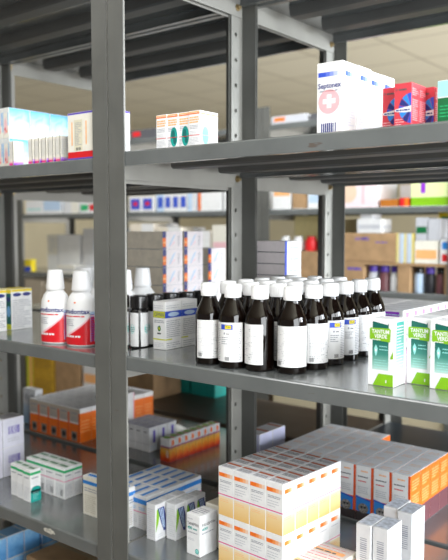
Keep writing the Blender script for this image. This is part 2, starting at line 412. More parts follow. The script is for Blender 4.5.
def art_yellowtop(f, W, D, H):
    F = f['F']; F.rect(.01, .90, .99, .99, YELLOW); F.rect(.01, .14, .99, .89, DTEAL); F.rect(.01, .01, .99, .14, OYELL); F.disc(.5, .45, .35, .14, LBLUE, 1); F.disc(.5, .75, .4, .06, NAVY, 1)
    r = f['R']; r.rect(.01, .93, .99, .99, YELLOW); r.disc(.28, .86, .20, .045, NAVY, 1); r.disc(.74, .86, .20, .045, NAVY, 1); r.lines(.06, .06, .94, .76, 15, GREYT, 5, .3)
    f['T'].rect(.02, .02, .98, .98, YELLOW, 1)
def art_cesp(f, W, D, H):
    F = f['F']; F.rect(.0, .66, 1, .80, NAVY); F.rect(.03, .665, .97, .795, OYELL, 1); F.text('CEPIFAN', .12, .69, .88, .77, NAVY, 2, .01)
    F.lines(.1, .56, .9, .63, 2, GREYT, 3, .5); F.disc(.5, .44, .13, .06, DGREEN, 1); F.disc(.5, .44, .06, .03, OYELL, 2); F.lines(.35, .32, .65, .36, 1, BLACK, 3, .8)
    F.lines(.1, .06, .9, .16, 3, LGREY, 8, .3); F.rect(.0, .20, 1, .225, OYELL, 1)
    f['F'].lines(.05, .86, .9, .95, 2, LGREY, 4, .3)
    r = f['R']; r.rect(.0, .66, 1, .80, BLUE); r.disc(.5, .73, .34, .045, PBLUE, 1); r.lines(.08, .26, .92, .63, 9, GREYT, 6, .3); r.rect(.0, .20, .4, .225, OYELL, 1); r.lines(.08, .04, .92, .17, 3, GREYT, 8, .3); r.lines(.05, .86, .9, .95, 2, LGREY, 4, .3)
def art_tantum(f, W, D, H):
    F = f['F']; m = ramp_ink('tantum_green', 'Z', H*.2, H*.97, [(0., (.60, .74, .70)), (.15, (.26, .50, .43)), (.35, (.05, .25, .20)), (.6, (.008, .13, .10)), (1., (.006, .11, .085))])
    F.poly([(.17, .24), (.80, .24), (.80, .95), (.76, .92), (.20, .96), (.17, .955)], m, 0)
    F.poly([(.06, .70), (.10, .69), (.83, .665), (.86, .68), (.88, .85), (.84, .87), (.10, .865), (.06, .85)], LIME, 1)
    F.text('TANTUM', .14, .785, .82, .845, WHITE, 2, .03); F.text('VERDE', .24, .715, .74, .775, WHITE, 2, .03); F.lines(.15, .685, .5, .70, 1, WHITE, 3, .9, 2)
    F.poly([(.24, .56), (.31, .62), (.38, .56), (.36, .49), (.31, .44), (.26, .50)], LTEAL, 1); F.disc(.31, .53, .035, .02, WHITE, 2)
    F.lines(.45, .54, .78, .64, 2, LTEAL, 4, .25, 2); F.lines(.26, .27, .76, .42, 4, LTEAL, 5, .2, 2)
    F.poly([(.20, .005), (.995, .005), (.995, .185), (.42, .185)], LIME, 1); F.text('1', .70, .055, .74, .10, WHITE, 2, .02)
    F.poly([(.86, .42), (.99, .42), (.99, .55)], LIME, 1)
    r = f['R']; t = ramp_ink('tantum_side', 'Z', H*.12, H*.97, [(0., (.66, .76, .76)), (.5, (.16, .46, .42)), (1., (.01, .20, .17))])
    r.rect(.18, .14, .80, .96, t); r.lines(.22, .30, .78, .93, 14, WHITE, 5, .28, 1)
    f['T'].lines(.1, .2, .9, .85, 5, LGREY, 4, .3)
def art_orangestack(f, W, D, H):
    bot = ramp_ink('amber_fade', 'Z', 0, H*.50, [(0., (.78, .48, .16)), (.55, (.82, .60, .30)), (1., (.84, .76, .62))])
    ofade = [ORANGE, ORANGE, ink('o1', (.88, .28, .07)), ink('o2', (.86, .42, .22)), ink('o3', (.84, .60, .46))]
    for k in ('F', 'R'):
        F = f[k]; F.rect(.02, .01, .98, .40, bot)
        a, b = (.04, .94) if k == 'F' else (.14, .80)
        for i in range(5): F.rect(a+(b-a)*i/5, .805, a+(b-a)*(i+1)/5, .885, ofade[i] if k == 'F' else ofade[max(0, i-0)])
        F.lines(.12, .69, .92, .75, 2, GREYT, 4, .5) if k == 'F' else F.lines(.15, .70, .85, .73, 1, LGREY, 4, .5)
        if k == 'F': F.lines(.1, .52, .8, .67, 3, LGREY, 8, .3)
        F.rect(.0, .43, 1, .45, HOTP if k == 'F' else PINK, 2)
        F.lines(.12, .30, .7, .37, 2, LORANGE, 8, .3)
    T = f['T']; T.rect(.03, .10, .97, .90, ink('top_grey', (.72, .72, .76))); T.rect(.06, .60, .94, .80, ink('top_rust', (.50, .11, .03)), 1); T.lines(.1, .15, .9, .5, 3, DGREY, 5, .4, 1)
def art_bigorange(f, W, D, H):
    F = f['F']; F.rect(.88, .0, 1., .995, DORANGE); F.lines(.30, .89, .72, .92, 1, LORANGE, 3, .8); F.lines(.12, .79, .78, .82, 1, DGREY, 4, .7); F.lines(.14, .71, .66, .74, 1, RED, 4, .6)
    F.lines(.12, .50, .72, .64, 4, LGREY, 6, .4)
    F.rect(.0, .0, .88, .42, DORANGE, 1); F.poly([(.03, .17), (.86, .13), (.86, .385), (.03, .42)], SKYB, 2); F.poly([(.0, .42), (.88, .37), (.88, .395), (.0, .445)], BLUE, 3)
    F.rect(.0, .0, 1, .16, ink('fur_dark', (.05, .04, .04)), 3)
    F.disc(.45, .23, .30, .09, ink('fur_grey', (.30, .28, .26), var=.8, scale=300), 4); F.disc(.36, .25, .07, .02, BLACK, 5); F.disc(.55, .25, .07, .02, BLACK, 5)
    r = f['R']; r.rect(.005, .36, .995, .995, ORANGE); r.rect(.005, .005, .995, .36, MAUVE)
    r.lines(.15, .72, .85, .92, 4, LORANGE, 3, .45); r.lines(.15, .42, .85, .66, 5, LORANGE, 6, .45)
    T = f['T']; T.rect(.02, .02, .98, .98, ink('top_card', (.86, .86, .90))); T.lines(.2, .25, .8, .6, 2, LORANGE, 5, .25, 1)
def art_leftorange(f, W, D, H):
    F = f['F']; F.rect(.0, .58, 1, .97, ink('beige_print', (.52, .44, .36))); F.rect(.86, .0, 1., .86, DORANGE, 1); F.lines(.12, .82, .8, .88, 1, GREYT, 3, .7, 2); F.lines(.12, .62, .8, .77, 3, GREYT, 5, .4, 2)
    F.rect(.0, .0, .86, .54, LORANGE if False else ORANGE, 1); F.rect(.18, .02, .72, .30, ink('photo_grey', (.30, .27, .24), var=.7, scale=250), 2); F.disc(.45, .17, .18, .08, BLACK, 3)
    r = f['R']; r.rect(.0, .0, 1, .86, ORANGE); r.lines(.15, .3, .85, .7, 4, LORANGE, 6, .25)
    T = f['T']; T.rect(.02, .02, .98, .98, ink('top_card', (.86, .86, .90))); T.lines(.2, .25, .8, .6, 2, GREYT, 5, .25, 1)
def art_whitebar(f, W, D, H):
    rr = random.Random(4)
    for i in range(12): f['F'].rect(.28, .36+.036*i, .74, .36+.036*i+.036*rr.uniform(.3, .7), GREYT, 1)
    f['T'].rect(.06, .08, .94, .92, ink('top_grey_blue', (.60, .64, .72), var=.35, scale=120))
def art_bluestripe(f, W, D, H):
    for k in ('F', 'R'):
        F = f[k]; F.rect(.0, .76, 1, .90, SKYB); F.lines(.12, .58, .85, .68, 2, LBLUE, 4, .4); F.lines(.1, .06, .9, .42, 6, LGREY, 5, .35); F.rect(0, .50, 1, .52, HOTP, 2)
    f['T'].rect(.18, .06, .50, .90, SKYB, 1); f['T'].rect(.62, .1, .70, .8, LGREY, 1)
def art_tri(f, W, D, H):
    F = f['F']; F.lines(.12, .10, .88, .90, 14, LGREY, 5, .3)
    r = f['R']; r.poly([(.02, .22), (.14, .86), (.46, .86), (.30, .50)], LIME, 1); r.poly([(.22, .88), (.84, .88), (.99, .62), (.99, .20), (.80, .20), (.50, .50)], NAVY, 2)
    for i in range(3): r.poly([(.34+i*.16, .86), (.41+i*.16, .86), (.80+i*.07, .30), (.76+i*.07, .28)], PBLUE, 3)
    r.lines(.2, .08, .7, .2, 2, LGREY, 3, .3)
    f['T'].rect(.05, .05, .95, .95, ink('top_silver', (.62, .63, .65), var=.25, scale=90))
def art_tana(f, W, D, H):
    F = f['F']; F.lines(.1, .87, .5, .90, 1, LGREY, 3, .8); F.text('TANEPTIN', .08, .73, .90, .80, DGREY, 2, .01); F.text('400', .08, .62, .42, .70, TEAL, 2, .03); F.lines(.5, .63, .8, .68, 1, TEAL, 3, .7)
    F.lines(.1, .54, .85, .57, 1, GREYT, 4, .8); F.lines(.1, .36, .6, .42, 2, LGREY, 4, .4)
    F.disc(.78, .12, .14, .065, TEAL, 1); F.disc(.78, .12, .10, .045, LTEAL, 2); F.lines(.7, .09, .86, .14, 2, TEAL, 3, .4, 3)
    r = f['R']; r.text('TANEPTIN', .1, .73, .9, .79, DGREY, 2, .01); r.text('400', .1, .62, .45, .69, TEAL, 2, .03); r.lines(.1, .54, .85, .57, 1, GREYT, 4, .8)
    f['T'].lines(.1, .2, .9, .8, 4, GREYT, 3, .4)
def art_lilac(f, W, D, H):
    for k in ('F', 'R'): f[k].rect(.02, .01, .98, .99, ink('lilac_card', (.62, .63, .84))); f[k].lines(.15, .2, .85, .7, 6, PBLUE, 4, .3)
    f['T'].rect(.03, .05, .97, .95, ink('top_grey', (.72, .72, .76))); f['T'].rect(.06, .60, .94, .80, ink('top_rust', (.50, .11, .03)), 1)
def art_flame(f, W, D, H):
    m = ramp_ink('flame_artwork', 'Z', 0, H*.62, [(.0, (.55, .02, .01)), (.3, (.82, .12, .01)), (.6, (.85, .36, .03)), (.85, (.75, .42, .08)), (1., (.55, .20, .12))], noise=.7, nscale=45)
    for k in ('F', 'R'):
        F = f[k]; F.rect(.0, .0, 1, .62, m); F.rect(.0, .60, 1, .66, ink('plum', (.30, .07, .22)), 1); F.lines(.1, .70, .7, .95, 3, LGREY, 4, .3)
    f['R'].poly([(.35, .68), (.80, .74), (.70, .92), (.35, .95)], ORANGE, 2); f['F'].bars(.65, .18, .90, .50, WHITE, 5, 3, 2)
    f['T'].disc(.45, .4, .36, .34, LIME, 1); f['T'].rect(.5, .70, .98, .95, DORANGE, 2)
def art_violet(f, W, D, H):
    f['F'].lines(.2, .78, .7, .84, 1, DGREY, 3, .8); f['F'].rect(.0, .30, 1, .32, ink('grey_line', (.45, .44, .46)), 1)  # thin grey line across the front
    f['R'].rect(.42, .35, .68, .86, VIOLET, 1); f['R'].lines(.1, .05, .9, .3, 3, PBLUE, 3, .3)
    f['T'].rect(.05, .05, .95, .95, ink('lilac_top', (.48, .48, .60), var=.3, scale=90))
def art_barc(f, W, D, H):
    for k in ('F', 'R'): f[k].rect(.01, .01, .99, .99, ink('pale_lilac', (.70, .70, .80))); f[k].bars(.25, .45, .8, .72, VIOLET, 8, 4); f[k].lines(.2, .2, .8, .35, 2, LGREY, 3, .3)
    f['T'].rect(.1, .1, .9, .9, ink('top_dim', (.34, .33, .36)))
def art_green_band(f, W, D, H):
    for k in ('F', 'R'):
        F = f[k]; F.rect(0, .84, 1, .92, GREEN); F.lines(.12, .72, .8, .80, 1, GREYT, 3, .5); F.lines(.1, .08, .85, .48, 8, LGREY, 6, .35)
    f['T'].rect(.05, .2, .95, .8, ink('top_green_grey', (.56, .66, .58), var=.3, scale=100)); f['T'].rect(.1, .4, .9, .6, DGREEN, 1)
def art_green_small(f, W, D, H):
    art_green_band(f, W, D, H)
    r = f['R']; r.rect(.0, .0, 1, .36, TEAL, 2); r.disc(.5, .36, .48, .12, TEAL, 2); r.lines(.2, .08, .8, .34, 5, LTEAL, 3, .3, 3)
def art_green_large(f, W, D, H):
    art_green_band(f, W, D, H)
    for k in ('F', 'R'): f[k].rect(0, .555, 1, .575, HOTP, 2)
    f['F'].bars(.55, .08, .85, .30, DGREY, 7, 4, 2)
def art_cream_blue(f, W, D, H):
    f['F'].rect(.0, .0, 1, .99, CREAM)
    for k in ('F', 'R'): f[k].rect(0, .80, 1, .89, SKYB, 1); f[k].lines(.08, .62, .75, .74, 2, GREYT, 4, .4, 1); f[k].lines(.08, .08, .6, .55, 9, ink('print_tan', (.50, .45, .35)), 6, .35, 1)
    f['T'].rect(.1, .3, .9, .7, SKYB, 1)
def art_ltblue(f, W, D, H):
    m = ramp_ink('blue_fade_art', 'Z', 0, H, [(0., (.25, .42, .62)), (.5, (.55, .65, .78)), (.62, (.75, .76, .80)), (1., (.80, .80, .82))])
    for k in ('F', 'R'): f[k].rect(.01, .01, .99, .99, m); f[k].bars(.35, .68, .75, .85, GREYT, 5, 3)
def art_taupe(f, W, D, H):
    f['F'].rect(.0, .0, 1, .99, TAUPE); f['F'].rect(0, 0, 1, .025, DGREY, 1)
    r = f['R']; r.rect(0, 0, 1, .02, LGREY, 4); r.rect(.0, .0, .17, 1, NAVY, 1); r.rect(.0, .14, .17, .64, ORANGE, 2); r.rect(.0, .34, .17, .42, LORANGE, 3)
    r.rect(.17, .0, 1, 1, ink('card_blush', (.82, .76, .78)), 1)
    r.poly([(.28, .12), (.40, .22), (.66, .88), (.50, .70)], PBLUE, 2); r.poly([(.34, .10), (.62, .40), (.58, .44)], LPINK, 2); r.text('NIMESIL', .74, .20, .86, .80, GREYT, 3, .0, rot=True)
def art_greyflat(f, W, D, H):
    f['F'].rect(.0, .0, 1, .99, ink('grey_mauve_card', (.72, .66, .67))); f['F'].rect(0, 0, 1, .07, DGREY, 1)
    r = f['R']; r.rect(.0, .0, .12, 1, BLUE, 1); r.lines(.3, .35, .85, .6, 1, PBLUE, 3, .7)
    f['T'].rect(.02, .02, .98, .98, ink('grey_mauve_card', (.72, .66, .67)))
def art_pinkflat(f, W, D, H):
    F = f['F']; F.rect(.45, .15, .90, .85, PURPLE); F.lines(.5, .2, .95, .8, 2, PBLUE, 3, .4)
    r = f['R']; r.rect(.30, .30, .72, .80, ink('pink_bright', (.85, .20, .70)))
    f['T'].rect(.03, .04, .97, .96, ink('top_pale', (.66, .66, .70))); f['T'].lines(.1, .2, .9, .8, 3, GREYT, 3, .4, 1)
def art_patterned(f, W, D, H):
    f['T'].rect(.02, .02, .98, .98, ink('blush_top', (.66, .60, .58))); f['T'].lines(.06, .06, .94, .94, 5, RED, 4, .16, 1); f['T'].rect(.1, .4, .9, .6, LORANGE, 2); f['T'].lines(.12, .42, .8, .58, 1, DGREY, 4, .5, 3)
    f['R'].rect(0, .1, 1, .5, LORANGE); f['F'].rect(0, .1, 1, .5, LORANGE)

# ------------------------------------------------------------------ TOP SHELF (S1)
S1, S2, S3 = LV[1], LV[2], LV[3]; S1L, S2L, S3L = LVL[1], LVL[2], LVL[3]
W, D, H = .046, .0455, .112
p = pack('antiseptic_box', W, D, H, WHITE, art_septonex)
for i in range(4):
    put(p, -.570+.003*(i % 2)-.001*i, 1.020+i*(D+.001), S1, W, D, f'white carton with pink cross disc, {["frontmost, showing its full front","second behind the front one","third behind the front one","hindmost of the row"][i]}', 'medicine box', 'white antiseptic cartons on the upper shelf', jit=.01)
W, D, H = .0275, .0255, .064
p = pack('eye_drop_box', W, D, H, CORAL, art_red)
for c, xr in enumerate((-.484, -.455)):
    for i in range(2):
        put(p, xr, (1.040 if c == 0 else 1.020)+i*(D+.0006), S1, W, D, f'red box with blue fan emblem, {["left","right"][c]} column, {["front","rear"][i]} of two', 'medicine box', 'red boxes with a blue fan on the upper shelf')
for i in range(2):
    put(p, -.4430, 1.0745+i*(D+.0006), S1, W, D, f'red box with pink side set apart to the right, {["nearer","farther"][i]} one', 'medicine box', 'red boxes with a blue fan on the upper shelf')
W, D, H = .040, .045, .066
p = pack('green_box', W, D, H, WHITE, art_green_pack)
put(p, -.3875, 1.048, S1, W, D, 'dark green box with pale aqua top band at right end of upper shelf', 'medicine box')
W, D, H = .0268, .053, .065
p = pack('teal_oval_box', W, D, H, WHITE, art_oval); p2 = pack('orange_print_box', W, D, H, WHITE, art_plain_side)
for i in range(4):
    put(p if i in (1, 2) else p2, -.863-i*(W+.0005), 1.022+.0015*((i*2) % 3), S1, W, D, f'white and orange box in the banded row of four, {["rightmost, pale oval side","third from left","second from left","leftmost"][i]}', 'medicine box', 'white and orange boxes held by a red band')
W, D, H = .121, .062, .0955
p = pack('vitamin_carton', W, D, H, WHITE, art_vit)
put(p, -1.0835, 1.0005, S1L, W, D, 'wide cream carton with red base and purple rim behind the front post', 'medicine box')
W, D, H = .026, .059, .0715
p = pack('baby_food_box', W, D, H, WHITE, art_sky)
for lay in range(2):
    for c in range(3):
        for i in range(3):
            if lay == 0 and c > 0 and i > 0: continue
            put(p, -1.476-c*(W+.0008), 1.050+i*(D+.0012), S1L+lay*(H+.0003), W, D, f'sky blue box, {["bottom","top"][lay]} layer, {ORD[i]} from the front, {ORD[c]} column from the right', 'medicine box', 'sky blue boxes stacked two high')
W, D, H = .0165, .027, .055
p = pack('slim_box', W, D, H, CREAM, art_spine)
for i, xr in enumerate((-1.3975, -1.331, -1.3085, -1.286, -1.2635, -1.241)):
    put(p, xr-.0015*(i == 0), 1.006+.001*i, S1L, W, D, f'slim cream box with magenta foot, {["leftmost, standing apart","second from the left","third from the left","fourth from the left","second from the right","rightmost"][i]}', 'medicine box', 'slim boxes with magenta feet on the upper left shelf')

# ------------------------------------------------------------------ MIDDLE SHELF (S2)
W, D, H = .044, .046, .107
p = pack('throat_spray_box', W, D, H, WHITE, art_tantum)
names = 'white and green throat spray box'
for c, (xr, yf) in enumerate(((-.492, 1.052), (-.448, 1.100), (-.4025, 1.086), (-.357, 1.094))):
    for i in range(4 if c else 1):
        put(p, xr, yf+i*(D+.0012), S2, W, D, f'{names}, {["leftmost, at the shelf edge","second column","third column","fourth column"][c]}, {ORD[i]} from the front', 'medicine box', 'green throat spray boxes on the middle shelf')
W, D, H = .0345, .050, .100
p = pack('ointment_box', W, D, H, WHITE, art_cesp)
for i in range(2):
    put(p, -1.017, 1.093+i*(D+.0008), S2, W, D, f'white box with yellow panel and blue band, {["in front, beside the black bottles","behind its twin"][i]}', 'medicine box', 'yellow and blue banded boxes')
W, D, H = .022, .064, .104
p = pack('yellow_top_box', W, D, H, WHITE, art_yellowtop)
for i, (xr, yf) in enumerate(((-1.559, 1.105), (-1.556, 1.025), (-1.584, 1.105))):
    put(p, xr, yf, S2L, W, D, f'white box with yellow top and blue ovals, {["right one near the mouthwash","left one at the picture edge","behind left, mostly hidden"][i]}', 'medicine box', 'yellow topped boxes on the middle left shelf')

def lathe(mb, prof, m, n=28, ex=1., ey=1., cap_top=True, cap_bot=True):
    v = []; f = []
    for r, z in prof:
        for k in range(n):
            a = 2*math.pi*k/n; v.append((ex*r*math.cos(a), ey*r*math.sin(a), z))
    for i in range(len(prof)-1):
        for k in range(n):
            k2 = (k+1) % n; f.append((i*n+k, i*n+k2, (i+1)*n+k2, (i+1)*n+k))
    if cap_bot: f.append(tuple(range(n))[::-1])
    if cap_top: f.append(tuple((len(prof)-1)*n+k for k in range(n)))
    mb.faces(v, f, m)

def amber_bottle(kind):
    root = bpy.data.objects.new('amber_bottle', None); COL.objects.link(root)
    r = .0262
    mb = MB(); lathe(mb, [(.0225, 0), (.0252, .0012), (r, .004), (r, .088), (.0255, .093), (.0236, .099), (.0195, .1085), (.0152, .118), (.0132, .124), (.0125, .1295)], AMBER)
    mb.build('bottle_body', root, smooth=True)
    mb = MB(); prof = [(.0148, .1262), (.0157, .1268), (.0157, .1300), (.0152, .1306), (.0154, .147), (.0148, .1495), (.0125, .1506)]
    lathe(mb, prof, PLW, 30); 
    for k in range(30):
        a = 2*math.pi*k/30; c, s = math.cos(a), math.sin(a)
        mb.prism([(c*.0150-s*.0005, s*.0150+c*.0005), (c*.0150+s*.0005, s*.0150-c*.0005), (c*.0160+s*.0004, s*.0160-c*.0004), (c*.0160-s*.0004, s*.0160+c*.0004)], 'z', .131, .146, PLW)
    mb.build('cap', root, smooth=False)
    mb = MB(); z0, z1 = .0125, .083; a0, a1 = R(-70), R(70)          # label sheet, centred on -y
    def mp(u, v, o):
        a = a0+(a1-a0)*u; rr = r+.0003+o
        return (rr*math.sin(a), -rr*math.cos(a), z0+(z1-z0)*v)
    F = Face(mb, mp, 16); F.rect(0, 0, 1, 1, WHITE)
    G = Face(mb, mp, 1)
    if kind == 'text':
        G.lines(.06, .04, .94, .95, 22, ink('print_mid_grey', (.22, .23, .27)), 11, .32); G.bars(.06, .04, .20, .14, DGREY, 6, 3, 2)
    else:
        
        for q in range(6): G.rect(.34+.06*q, .82, .40+.06*q, .95, BLUE, 1)
        for q in range(3): G.rect(.48+.06*q, .84, .54+.06*q, .93, YELLOW, 2)
        G.text('TUSI', .50, .86, .64, .91, DGREEN, 3, .01)
        G.disc(.46, .72, .025, .028, GREYT, 1); G.lines(.52, .70, .64, .74, 1, DGREY, 3, .6)
        G.lines(.06, .05, .32, .95, 20, ink('print_mid_grey', (.22, .23, .27)), 12, .32); G.lines(.68, .05, .95, .95, 20, ink('print_mid_grey', (.22, .23, .27)), 13, .32)
        G.lines(.36, .45, .62, .66, 4, ink('print_mid_grey', (.22, .23, .27)), 14, .32); G.bars(.48, .03, .62, .13, DGREY, 6, 3, 2)
    mb.build('paper_label', root, smooth=True)
    return root
abt, abl = amber_bottle('text'), amber_bottle('logo')
xs = (-.858, -.8015, -.745, -.6865)
for c in range(4):
    for i in range(6):
        x = xs[c]+random.uniform(-.001, .001)+(.008 if c == 3 else 0)*(i > 0)+(.0*c); y = (1.043, 1.040, 1.047, 1.062)[c]+i*.0566
        logo = (c == 3 and i in (2, 3)) or (c == 1 and i == 0)
        o = clone(abl if logo else abt)
        face = {(0, 0): 52, (1, 0): 8, (2, 0): -22, (3, 0): 32, (3, 1): 78, (3, 2): 52, (3, 3): 50, (3, 4): 62, (3, 5): 60}.get((c, i), random.choice((10, 40, 75, -20)))
        o.location = (x, y, Z0+S2+.0003); o.rotation_euler = (0, 0, R(face))
        tag(o, f'amber syrup bottle with white cap, {ORD[i]} row from the front, {["leftmost","second from the left","third from the left","rightmost"][c]}', 'bottle', 'amber syrup bottles on the middle shelf')

def black_bottle():
    root = bpy.data.objects.new('black_bottle', None); COL.objects.link(root)
    mb = MB(); lathe(mb, [(.0165, 0), (.0185, .001), (.0192, .003), (.0192, .079), (.0175, .083), (.0150, .086), (.0150, .089)], PLB); mb.build('bottle_body', root, smooth=True)
    mb = MB(); lathe(mb, [(.0180, .0868), (.0194, .0878), (.0196, .110), (.0186, .1132), (.0150, .1145)], PLB, 28); mb.build('cap', root, smooth=True)
    mb = MB(); r = .0192; z0, z1 = .006, .078
    for a0, a1 in ((R(-62), R(28)), (R(42), R(128))):
        def mp(u, v, o, a0=a0, a1=a1):
            a = a0+(a1-a0)*u; rr = r+.0003+o; return (rr*math.sin(a), -rr*math.cos(a), z0+(z1-z0)*v)
        Face(mb, mp, 10).rect(0, 0, 1, 1, WHITE); G = Face(mb, mp)
        G.disc(.5, .52, .22, .14, LTEAL, 1); G.lines(.3, .44, .7, .60, 3, TEAL, 3, .4, 2)
    mb.build('paper_label', root, smooth=True)
    return root
bb = black_bottle()
for k, (x, y, lb) in enumerate(((-1.106, 1.107, 'front one, white label in full view'), (-1.148, 1.092, 'left one, half behind the front post'), (-1.104, 1.152, 'second behind the front one'), (-1.098, 1.197, 'third behind the front one'), (-1.088, 1.240, 'fourth, behind the banded boxes'), (-1.080, 1.283, 'hindmost, behind the banded boxes'))):
    o = clone(bb); o.location = (x, y, Z0+S2L+.0003); o.rotation_euler = (0, 0, R(12 if k != 1 else 20)); tag(o, 'black bottle with wide black cap, '+lb, 'bottle', 'black bottles beside the front post')

def mouthwash():
    root = bpy.data.objects.new('mouthwash_bottle', None); COL.objects.link(root)
    prof = [(.90, 0), (.98, .002), (1., .006), (1., .050), (.985, .080), (.93, .096), (.80, .108), (.62, .116), (.52, .120), (.50, .124)]
    EX, EY = .0355, .0270
    def rad(z):
        for (r0, z0), (r1, z1) in zip(prof, prof[1:]):
            if z <= z1: return r0+(r1-r0)*(z-z0)/(z1-z0)
        return prof[-1][0]
    mb = MB(); lathe(mb, prof, PLW, 40, EX, EY); mb.build('bottle_body', root, smooth=True)
    mb = MB(); lathe(mb, [(.0200, .1205), (.0208, .1225), (.0205, .127), (.0170, .160), (.0162, .1635), (.0140, .1650)], PLW, 30)
    mb.build('cap', root, smooth=True)
    mb = MB()
    A0, A1 = -88, 88
    def mp(u, v, o):
        a = R(A0+(A1-A0)*u); z = .004+.110*v; q = rad(z)
        return ((EX*q+.0004+o)*math.sin(a), -(EY*q+.0004+o)*math.cos(a), z)
    F = Face(mb, mp, 1); N = 44; K = 12
    redp = ink('bottle_red', (.62, .012, .02), rough=.3)
    def edge(u): return .10+.50*max(0., (u-.05)/.85)**1.7 if u < .86 else .10+.50*(.81/.85)**1.7
    for i in range(N):
        u0, u1 = i/N, (i+1)/N
        for k in range(K):
            t0, t1 = k/K, (k+1)/K
            F.mb.poly([mp(u0, edge(u0)*t0, .0002), mp(u1, edge(u1)*t0, .0002), mp(u1, edge(u1)*t1, .0002), mp(u0, edge(u0)*t1, .0002)], redp)
        F.mb.poly([mp(u0, edge(u0), .0002), mp(u1, edge(u1), .0002), mp(u1, edge(u1)+.045, .0002), mp(u0, edge(u0)+.035, .0002)], LPINK)
    F.text('parodontax', .12, .585, .84, .715, NAVY, 3, .025); F.lines(.24, .555, .74, .585, 1, RED, 3, .8, 3)
    F.lines(.24, .38, .48, .53, 4, GREYT, 6, .35, 3); F.disc(.50, .84, .022, .018, ORANGE, 3); F.lines(.28, .15, .64, .19, 1, WHITE, 3, .9, 4)
    F.rect(.84, .06, .98, .66, PBLUE, 4); F.lines(.85, .08, .97, .64, 12, BLUE, 6, .35, 5)
    mb.build('front_label', root)
    return root
mw = mouthwash()
for k, (x, y, lb) in enumerate(((-1.312, 1.048, 'left one of the front pair'), (-1.236, 1.058, 'right one of the front pair, beside the post'), (-1.345, 1.168, 'behind the front pair, mostly hidden'), (-1.270, 1.150, 'behind the front steel post'), (-1.190, 1.142, 'just right of the post, nearer white cap'), (-1.222, 1.235, 'right of the post, farther white cap'))):
    o = clone(mw); o.location = (x, y, Z0+S2L+.0002); o.rotation_euler = (0, 0, R(16)); tag(o, 'white mouthwash bottle with red swoosh, '+lb, 'bottle', 'white and red mouthwash bottles')

# ------------------------------------------------------------------ MIDDLE SHELF of the units behind
B2 = LV[2]; B2L = -.250
W, D, H = .136, .080, .0490
p = pack('sachet_carton', W, D, H, OFFW, art_taupe)
for lay in range(5):
    for i in range(2):
        put(p, -1.350-(.0 if i == 0 else .002), 1.442+i*(D+.010), B2L+lay*(H+.0002), W, D, f'taupe and white sachet carton, {["front","rear"][i]} pile, {["lowest","second","third","fourth","topmost"][lay]} layer', 'carton', 'sachet cartons piled behind the black bottles', jit=.004)
for lay in range(4):
    put(p, -1.346, 1.630, B2L+lay*(H+.0002), W, D, f'taupe and white sachet carton, low pile nearest the rear post, {["lowest","second","third","topmost"][lay]} layer', 'carton', 'sachet cartons piled behind the black bottles', jit=.004)
W, D, H = .096, .072, .0275
p = pack('flat_pill_box', W, D, H, WHITE, art_greyflat)
for lay in range(8):
    put(p, -.953+random.uniform(-.001, .001), 1.440, B2+lay*(H+.0002), W, D, f'flat grey box with white end, {ORD[lay]} from the bottom of its pile', 'medicine box', 'flat grey boxes piled behind the amber bottles')
W, D, H = .090, .042, .022
p = pack('flat_violet_box', W, D, H, WHITE, art_pinkflat)
for lay in range(3):
    for r_ in range(6):
        for c in range(2):
            put(p, -.653-c*(.0905), 1.440+r_*(.0426), B2+lay*.0272, .090, .042, f'flat white box with pink marks, {["bottom","middle","top"][lay]} layer, {ORD[r_]} from the front, {["right","left"][c]} column', 'medicine box', 'flat white and pink boxes behind the throat spray boxes')

# ------------------------------------------------------------------ LOWER SHELF (S3)
NL = ['lower', 'upper']
# big stack beside the centre of the shelf, turned a few degrees
W, D, H = .0392, .0370, .0961
p = pack('tablet_box', W, D, H, WHITE, art_orangestack)
ang = R(-4.2); ca, sa = math.cos(ang), math.sin(ang)
for lay in range(2):
    for c in range(4):
        for i in range(5):
            if lay == 0 and 0 < i < 4 and c in (1, 2): continue
            lx = -(c+.5)*(W+.0005); ly = (i+.5)*(D+.0005)
            o = clone(p); o.location = (-.710+lx*ca-ly*sa+random.uniform(-.0001, .0001), 1.070+lx*sa+ly*ca, Z0+S3+.0003+lay*(H+.0003)); o.rotation_euler = (0, 0, ang)
            tag(o, f'white box with orange bar and amber base, {NL[lay]} layer, {ORD[i]} row, {["rightmost","third","second","leftmost"][c]} column', 'medicine box', 'orange barred boxes stacked on the lower shelf')
W, D, H = .0425, .0535, .125
p = pack('syrup_carton', W, D, H, WHITE, art_bigorange)
for c in range(8):
    for i in range(5 if c >= 4 else 4):
        put(p, -.630-c*.0436, 1.437+i*.0542+(.003 if c < 4 else 0), S3, W, D, f'tall orange sided carton, {ORD[i]} row from the front, {ORD[c]} column from the right', 'medicine box', 'orange sided cartons behind the lower right stack', jit=.006)
W, D, H = .0295, .060, .110
p = pack('barcode_box', W, D, H, OFFW, art_whitebar)
for xr, yf, lb in ((-.560, 1.185, 'front right of four'), (-.5915, 1.181, 'front left of four'), (-.556, 1.281, 'rear right of four'), (-.589, 1.289, 'rear left of four')):
    put(p, xr, yf, S3, W, .060, f'plain white box with barcode and grey top, {lb}', 'medicine box', 'white barcode boxes on the lower shelf', jit=.01)
W, D, H = .095, .062, .022
p = pack('blister_box', W, D, H, CREAM, art_patterned)
for lay in range(2):
    for k, (xr, yf) in enumerate(((-.645, 1.075), (-.640, 1.140))):
        if k == 1 or True:
            put(p, xr+.01, yf, S3+lay*(H+.0003), W-.030+.030, D, f'flat blush box with red print, {["nearer","farther"][k]} pile, {NL[lay]} one', 'medicine box', 'flat blush boxes beside the orange stack', jit=.0)
W, D, H = .0265, .0610, .0745
p = pack('blue_band_box', W, D, H, OFFW, art_bluestripe)
